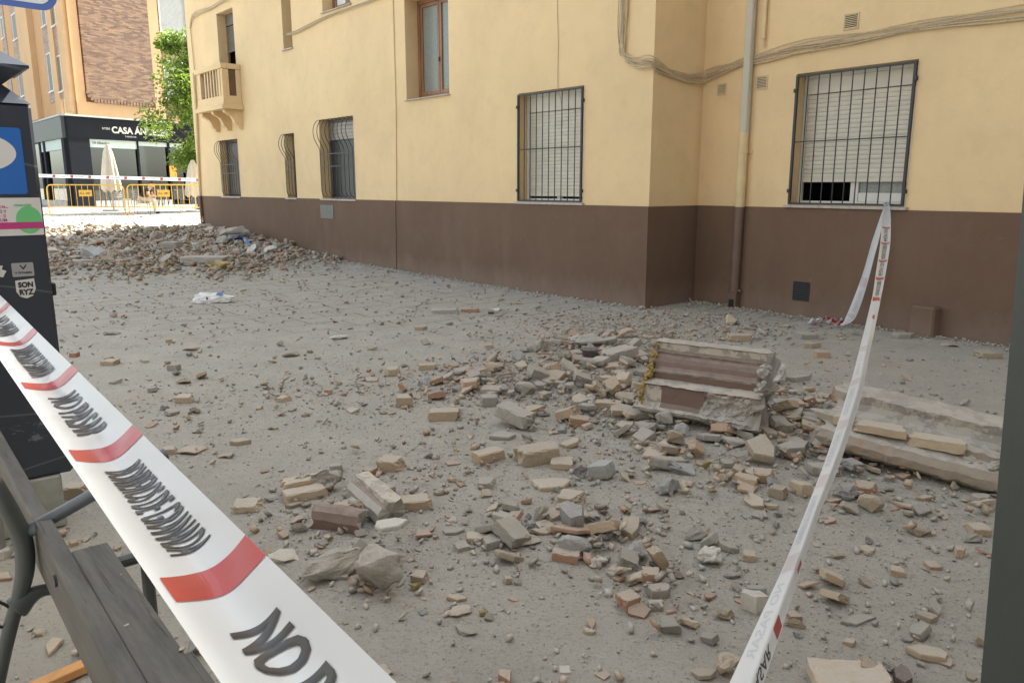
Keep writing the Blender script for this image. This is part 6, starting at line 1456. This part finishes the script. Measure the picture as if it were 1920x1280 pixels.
# slab with a crack at the bottom edge and its brown tile
bq = ground_at(1590, 1275); bs = thing('cracked_slab', 'large pale cracked slab at the bottom edge right of the tape', 'slab', tuple(bq))
g = G(); 
v_, f_ = moved(brick_me(71, 1, .7, .16, .3, 12), (.26, .27, .30), (0, 0, R(-6)), bq+Vector((0, -.04, .02))); mk('slab_piece', v_, f_, [M_BEI], bs)
v_, f_ = moved(brick_me(75, 1, .5, .16, .3, 12), (.20, .22, .30), (0, R(2), R(-12)), bq+Vector((.025, -.15, .022))); mk('slab_piece', v_, f_, [M_TAN], bs)
put('slab', 'dkt', (1668, 1238, 1712, 1292), 80, 'brown tile against the right side of the cracked slab', sink=.05)
# orange plank below the bench
a_, b_ = ground_at(62, 1296), ground_at(158, 1252); pl = thing('orange_plank', 'short orange wooden plank on the ground under the bench rail', 'plank', tuple(a_))
x_ = (b_-a_); x_.z = 0; g = G(); g.bbox(a_-x_*.4+Vector((0, 0, .01)), x_*1.4, Vector((-x_.y, x_.x, 0)).normalized()*-.05, (0, 0, .03), .003); g.build('board', [M_WOODO], pl)
# little stones lying on the bench plank
for px, py, sz, mt in ((341, 1220, .017, 'bei'), (238, 1174, .008, 'pla'), (340, 1240, .005, 'pla'), (226, 1078, .005, 'pla')):
    q = on_z(px, py, hb-.003); me = variant('piece', mt, int(px)); o = drop('pebble', me, q.x, q.y, (sz, sz, sz*.8), (0, 0, px*1.)); o.location.z = hb-.003+sz*.22
    tag(o, 'cream pebble lying on the bench plank' if sz > .01 else 'tiny white crumb lying on the bench plank', 'pebble', None if sz > .01 else 'crumbs on the bench plank')
# white plastic bag
bq = ground_at(402, 567); pg = thing('plastic_bag', 'crumpled white plastic bag with blue print lying on the paving', 'bag', tuple(bq))
bm = bmesh.new(); bmesh.ops.create_icosphere(bm, subdivisions=5, radius=1)
for v in bm.verts:
    p_ = v.co.copy(); r_ = 1+.22*abs(nz(p_, 2.2, 3))*2-.2+.10*nz(p_, 6, 2)+.05*abs(nz(p_, 14, 2)); v.co = Vector((p_.x*.30*r_, p_.y*.10*r_, max(-.06, p_.z*.085*r_)*(1-.45*p_.x)))
v_ = [bq+Matrix.Rotation(R(14), 3, 'Z') @ v.co+Vector((0, 0, .055)) for v in bm.verts]; f_ = [tuple(q.index for q in f.verts) for f in bm.faces]; bm.free()
mk('bag_film', v_, f_, [M_BAG], pg)
g = G(); put_text(g, 'III', lambda u, v: bq+Vector((-.17+.12*u, -.10, .05+.04*v)), bold=.0); g.add([bq+Vector((.05, -.075, .115)), bq+Vector((.16, -.065, .115)), bq+Vector((.13, -.03, .145)), bq+Vector((.07, -.03, .145))], [(0, 1, 2, 3)], 1); g.build('bag_print', [M_BLACK, M_SIGNB], pg)
# blue sheet in the far pile
bq = ground_at(445, 460); ps = thing('blue_plastic_sheet', 'torn strip of blue plastic sheet in the far rubble pile', 'plastic sheet', tuple(bq)); vs = []; n_ = 24
for i in range(n_+1):
    f_ = i/n_; q = ground_at(420+50*f_, 455+10*f_); q.z += .10+.10*math.sin(f_*math.pi)+.03*math.sin(f_*31)
    for j in range(5): vs.append(q+Vector((.02*math.sin(j*2+f_*20), .09*j, .03*math.sin(j*1.7+f_*13)-.015*j)))
mk('sheet', vs, [(i*5+j, (i+1)*5+j, (i+1)*5+j+1, i*5+j+1) for i in range(n_) for j in range(4)], [M_BLUES], ps)
put('brick', 'gry', (430, 453, 447, 466), 60, 'grey board lying across the blue plastic sheet', lift=.2)

# ------------------------------------------------------------------ scattered pieces one by one
LM = [((402, 560), 'near the white plastic bag'), ((545, 665), 'on the left paving near the arched tile piece'), ((345, 750), 'around the lone beige brick on the left paving'), ((640, 950), 'in the cluster around the brown moulding'),
      ((820, 780), 'left of the middle heap'), ((960, 730), 'in the middle heap'), ((1110, 665), 'in the heap behind the painted cornice'), ((1300, 850), 'in front of the painted cornice'), ((1480, 800), 'between the two fallen cornices'),
      ((1370, 620), 'behind the painted cornice toward the wall'), ((1600, 660), 'near the foot of the right tape'), ((1780, 700), 'between the grey cornice and the right wall'), ((1000, 900), 'around the largest brick slab'), ((1100, 1020), 'around the reddish square brick at the bottom centre'),
      ((1230, 1100), 'around the reddish brick wedges'), ((1650, 930), 'in front of the grey cornice'), ((1700, 1100), 'in the lower right foreground'), ((900, 1150), 'in the lower centre foreground'), ((1000, 590), 'on the dusty paving before the brown wall'),
      ((700, 600), 'on the open paving in the middle distance'), ((750, 1060), 'near the tilted boulder'), ((1400, 1050), 'left of the right tape in the foreground'), ((220, 600), 'on the paving beside the ticket machine'), ((1200, 600), 'near the outer corner of the wall'), ((1150, 800), 'left of the painted cornice')]
LMP = [(Vector(ground_at(*p).xy), t_) for p, t_ in LM]
def zone(x, y): return min(LMP, key=lambda q: (q[0]-Vector((x, y))).length/(1+.12*q[0].y))[1]
def dens(x, y):
    d_ = .05+.05*max(0, min(1, (11-y)/6))
    for (c_, r_, dn, hm) in HEAPS: d_ += dn*math.exp(-((x-c_[0])**2+(y-c_[1])**2)/(r_*r_*1.3))
    return min(1.2, d_)
def inside_wall(x, y, m_=.05):
    p_ = Vector((x, y, 0)); 
    if (p_-P0).dot(nA) < m_ and (p_-P0).dot(A) > -.05 and (p_-P0).dot(A) < SE+.1: return True
    if (p_-P1).dot(nB) < m_ and (p_-P0).dot(nC) > -.1: return True
    return False
def blocked(x, y):
    p_ = Vector((x, y, 0))
    a_ = (p_-CP).dot(ca); b_ = (p_-CP).dot(cd)
    if -.02 < a_ < CL+.02 and .02 < b_ < .34: return True
    a_ = (p_-C2).dot(c2a); b_ = (p_-C2).dot(c2d)
    if -.02 < a_ < c2L+.02 and .05 < b_ < .5: return True
    a_ = (p_-K).dot(Kd); b_ = (p_-K).dot(nK)
    return -.42 < a_ < .02 and -.36 < b_ < .02
def rand_ground(rnd, ylo=1.0, yhi=16.5, pw_=1.0):
    while True:
        y = ylo+(yhi-ylo)*rnd.random()**pw_; x = rnd.uniform(-.75, .75)*y
        if inside_wall(x, y) or blocked(x, y): continue
        return x, y
rnd = random.Random(21)
spec = [('brick_fragment', 'half', ('bei', 'bei', 'org', 'gry'), (.030, .10), 285, 'brick fragment', 'brick'),
        ('concrete_lump', 'rockhalf', ('gry', 'gry', 'tan', 'blu'), (.026, .085), 285, 'concrete lump', 'concrete'),
        ('mortar_crumb', 'porous', ('gry', 'blu', 'pla', 'gry'), (.022, .06), 150, 'mortar crumb', 'mortar'),
        ('terracotta_shard', 'shard', ('shd', 'shd', 'org', 'bei'), (.035, .13), 295, 'terracotta shard', 'tile'),
        ('slab_flake', 'slab', ('gry', 'tan', 'gry', 'bei'), (.035, .14), 290, 'slab flake', 'stone')]
cname = {'bei': 'beige', 'org': 'orange', 'gry': 'grey', 'tan': 'tan', 'blu': 'bluish', 'pla': 'pale', 'shd': 'reddish'}
for nm, shp, mats_, (s0, s1), cnt, desc, cat in spec:
    k = 0; sh0 = shp
    while k < cnt:
        x, y = rand_ground(rnd, 1.3, 15.5, .9)
        if rnd.random() > dens(x, y)*(.75 if y < 10 else 1.1): continue
        dn_ = dens(x, y); s_ = s0+(s1*(1.0+.75*(dn_ > .55))-s0)*rnd.random()**(2.2 if dn_ < .55 else 1.4); s_ = max(s_, .0055*y)
        m_ = rnd.choice(mats_); shp = rnd.choice(('rock', 'half', 'rock', 'slab')) if sh0 == 'rockhalf' else sh0; me = variant(shp, m_, rnd.randrange(12)); sc_ = (s_, s_*rnd.uniform(.7, 1.1), s_*rnd.uniform(.7, 1.15))
        t_ = .18 if shp in ('shard', 'slab') else .35
        o = drop(nm, me, x, y, sc_, (rnd.gauss(0, t_), rnd.gauss(0, t_), rnd.random()*6.28), .12, lift=(rnd.random()*.04 if dens(x, y) > .8 else 0))
        zt_ = zone(x, y); tag(o, 'small %s %s among the debris %s' % (cname[m_], desc, zt_), cat, '%s %ss %s' % (cname[m_], desc, zt_)); k += 1
# far pile, the pieces that show largest
rnd = random.Random(33)
def pile_arr(n, seed):
    r_ = np.random.RandomState(seed); X_, Y_ = [], []; tot = 0
    while tot < n:
        px = r_.uniform(80, 640, 20000); py = r_.uniform(426, 530, 20000); ed = 492-np.clip(px-430, 0, None)*.10+6*np.sin(px*.031)+4*np.sin(px*.083); ok = (r_.rand(20000) < np.exp(-np.clip(py-ed, 0, None)/9.)) & ~((py < 440) & (r_.rand(20000) < .3)) & ~((py < 431) & (r_.rand(20000) < .5))
        x, y, z = ground_arr(px[ok], py[ok]); k_ = wallmask(x, y); X_.append(x[k_]); Y_.append(y[k_]); tot += k_.sum()
    return np.concatenate(X_)[:n], np.concatenate(Y_)[:n]
def pile_xy(rnd):
    while True:
        px = rnd.uniform(85, 620); py = rnd.uniform(428, 520)
        if rnd.random() > math.exp(-max(0, py-(490-max(0, px-430)*.10+6*math.sin(px*.031)))/7.): continue
        if rnd.random() < .25 and py < 440: continue
        q = ground_at(px, py)
        if not inside_wall(q.x, q.y, .03): return q.x, q.y
for nm, shp, mats_, cnt, desc, cat in (('rubble_brick', 'half', ('bei', 'org', 'gry', 'tan'), 150, 'broken brick', 'brick'), ('rubble_slab', 'slab', ('gry', 'tan', 'bei', 'shd'), 170, 'broken slab', 'slab'), ('rubble_stone', 'rock', ('gry', 'tan', 'pla', 'gry'), 110, 'broken stone', 'stone'), ('rubble_shard', 'shard', ('shd', 'org', 'bei', 'gry'), 200, 'broken tile', 'tile')):
    for k in range(cnt):
        x, y = pile_xy(rnd); m_ = rnd.choice(mats_); s_ = (.10+.26*rnd.random()**1.6) if shp != 'half' else rnd.uniform(.08, .19)
        me = variant(shp, m_, rnd.randrange(12)); o = drop(nm, me, x, y, (s_, s_*rnd.uniform(.6, 1), s_*rnd.uniform(.6, .95)), (rnd.gauss(0, .28), rnd.gauss(0, .28), rnd.random()*6.28), .15, lift=rnd.random()**2*.08)
        sd_ = 'in the left part' if x < -8.2 else ('in the middle' if x < -6.6 else 'at the wall end')
        tag(o, '%s %s %s of the far rubble pile' % (cname[m_], desc, sd_), cat, '%s %ss %s of the far rubble pile' % (cname[m_], desc, sd_))

# ------------------------------------------------------------------ gravel and dust crumbs nobody could count
_oct = np.array([(1, 0, 0), (-1, 0, 0), (0, 1, 0), (0, -1, 0), (0, 0, 1), (0, 0, -1)], float)
_of = np.array([(0, 2, 4), (2, 1, 4), (1, 3, 4), (3, 0, 4), (2, 0, 5), (1, 2, 5), (3, 1, 5), (0, 3, 5)])
_cb = np.array([(-1, -1, -1), (1, -1, -1), (1, 1, -1), (-1, 1, -1), (-1, -1, 1), (1, -1, 1), (1, 1, 1), (-1, 1, 1)], float)*.7
_cf = np.array([(0, 3, 2), (0, 2, 1), (4, 5, 6), (4, 6, 7), (0, 1, 5), (0, 5, 4), (1, 2, 6), (1, 6, 5), (2, 3, 7), (2, 7, 6), (3, 0, 4), (3, 4, 7)])
def crumbs(name, xs, ys, sizes, mat, label, cat, seed, flat=.55, sinkf=.15, zadd=None, cube=False):
    rs = np.random.RandomState(seed); n = len(xs); bv, bf = (_cb, _cf) if cube else (_oct, _of); nv = len(bv)
    jt_ = .45 if cube else 1; V_ = bv[None]*(1+jt_*rs.uniform(-.35, .35, (n, nv, 1)))+(1.25 if cube else 1)*rs.uniform(-.22, .22, (n, nv, 3))
    V_ = V_*np.stack([np.ones(n), rs.uniform(.5, 1, n), rs.uniform(flat*.5, flat*1.2, n)], 1)[:, None]*(sizes/2)[:, None, None]
    tx_, ty_, an = rs.normal(0, .35, n), rs.normal(0, .35, n), rs.uniform(0, 6.28, n)
    z_ = V_[..., 2]+V_[..., 0]*tx_[:, None]+V_[..., 1]*ty_[:, None]; c_, s_ = np.cos(an)[:, None], np.sin(an)[:, None]
    X_ = V_[..., 0]*c_-V_[..., 1]*s_+xs[:, None]; Y_ = V_[..., 0]*s_+V_[..., 1]*c_+ys[:, None]
    zg = gz_arr(xs, ys); zmin = z_.min(1); Z_ = z_-zmin[:, None]+zg[:, None]-(sinkf*sizes)[:, None]+(0 if zadd is None else zadd[:, None])
    co_ = np.stack([X_, Y_, Z_], 2).reshape(-1, 3); fs_ = (bf[None]+(np.arange(n)*nv)[:, None, None]).reshape(-1, 3)
    me = np_mesh(name, co_, fs_, 3); o = link_mesh(name, me, mat); tag(o, label, cat, None, 'stuff'); return o
rs = np.random.RandomState(11)
def dens_arr(x, y):
    d_ = .04+.09*np.clip((8.5-y)/5, 0, 1)+.30*np.clip(vnoise(x*1.3, y*1.3+3), 0, 1)*np.clip((10-y)/3, .25, 1)
    for (c_, r_, dn, hm) in HEAPS: d_ = d_+dn*np.exp(-((x-c_[0])**2+(y-c_[1])**2)/(r_*r_*1.5))
    return d_
def wallmask(x, y):
    a_ = (x-P0.x)*nA.x+(y-P0.y)*nA.y; s_ = (x-P0.x)*A.x+(y-P0.y)*A.y; b_ = (x-P1.x)*nB.x+(y-P1.y)*nB.y; c_ = (x-P0.x)*nC.x+(y-P0.y)*nC.y
    inA = (a_ < .035) & (s_ > -.02) & (s_ < SE+.1); inB = (b_ < .02) & (c_ > -.05)
    k_ = (x-K.x)*Kd.x+(y-K.y)*Kd.y; o_ = (x-K.x)*nK.x+(y-K.y)*nK.y
    return ~(inA | inB | ((k_ > -.38) & (k_ < .01) & (o_ > -.35) & (o_ < .01)))
def sample(n, ylo, yhi, pw_, seed, thr=1.0):
    r_ = np.random.RandomState(seed); X_, Y_ = [], []; tot = 0
    while tot < n:
        y = ylo+(yhi-ylo)*r_.rand(40000)**pw_; x = r_.uniform(-.78, .78, 40000)*(y+.3); k_ = (r_.rand(40000) < dens_arr(x, y)*thr) & wallmask(x, y); X_.append(x[k_]); Y_.append(y[k_]); tot += k_.sum()
    return np.concatenate(X_)[:n], np.concatenate(Y_)[:n]
x, y = sample(85000, .9, 11.0, 1.0, 1); sz = (.003+.0085*rs.rand(len(x))**3)*(1+.07*y); crumbs('fine_gravel', x, y, sz, M_MIX, 'fine grey grit covering the dusty paving', 'gravel', 1)
x, y = sample(6500, 1.0, 12.5, 1.0, 2, .8); sz = (.009+.026*rs.rand(len(x))**3)*(1+.03*y); crumbs('coarse_gravel', x, y, sz, M_MIX, 'coarse crumbs of mortar and brick strewn between the larger pieces', 'gravel', 2, .7, .1, None, True)
_h = []
for (c_, r_, dn, hm) in HEAPS[:14]: k_ = int(420*dn*r_); _h.append(np.stack([rs.normal(c_[0], r_*.62, k_), rs.normal(c_[1], r_*.62, k_)], 1))
_h = np.concatenate(_h); _h = _h[wallmask(_h[:, 0], _h[:, 1])]; crumbs('heap_debris', _h[:, 0], _h[:, 1], .018+.045*rs.rand(len(_h))**1.8, M_MIXP, 'small broken brick and mortar packed between the larger pieces of the heaps', 'rubble', 9, .45, .1, rs.rand(len(_h))**2*.05, True)
x, y = sample(3200, 8, 18.5, .8, 3, 1.0); sz = .012+.035*rs.rand(len(x))**2.2; crumbs('scattered_chips', x, y, sz, M_MIXP, 'small brick chips dotted over the far paving', 'chips', 3, .5, .05, None, True)
n_ = 13000; PX = np.stack(pile_arr(n_, 5), 1); sz = .025+.11*rs.rand(n_)**2.2; crumbs('rubble_heap', PX[:, 0], PX[:, 1], sz, M_MIXP, 'heap of small broken brick, tile and mortar in the far left', 'rubble', 4, .55, .1, rs.rand(n_)**2*.06, True)
# fine debris along the foot of the walls and on the sunlit paving
s_ = np.concatenate([rs.uniform(0, 10, 1500)]); o_ = .04+.25*rs.rand(1500)**2; x = P0.x+A.x*s_+nA.x*o_; y = P0.y+A.y*s_+nA.y*o_; s2 = -rs.uniform(0, 5, 1500); x2 = P1.x+B.x*s2+nB.x*(.03+.3*rs.rand(1500)**2); y2 = P1.y+B.y*s2+nB.y*(.03+.3*rs.rand(1500)**2)
crumbs('wall_foot_grit', np.concatenate([x, x2]), np.concatenate([y, y2]), .008+.035*rs.rand(3000)**3, M_MIX, 'grit gathered along the foot of the brown plinth', 'gravel', 6, .7, .1, None, True)
xs, ys, _z = ground_arr(rs.uniform(92, 380, 420), rs.uniform(402, 432, 420))
crumbs('sunlit_chips', xs, ys, .025+.06*rs.rand(420)**2, M_MIXP, 'chips scattered over the sunlit paving beyond the pile', 'chips', 7, .35, .05, None, True)
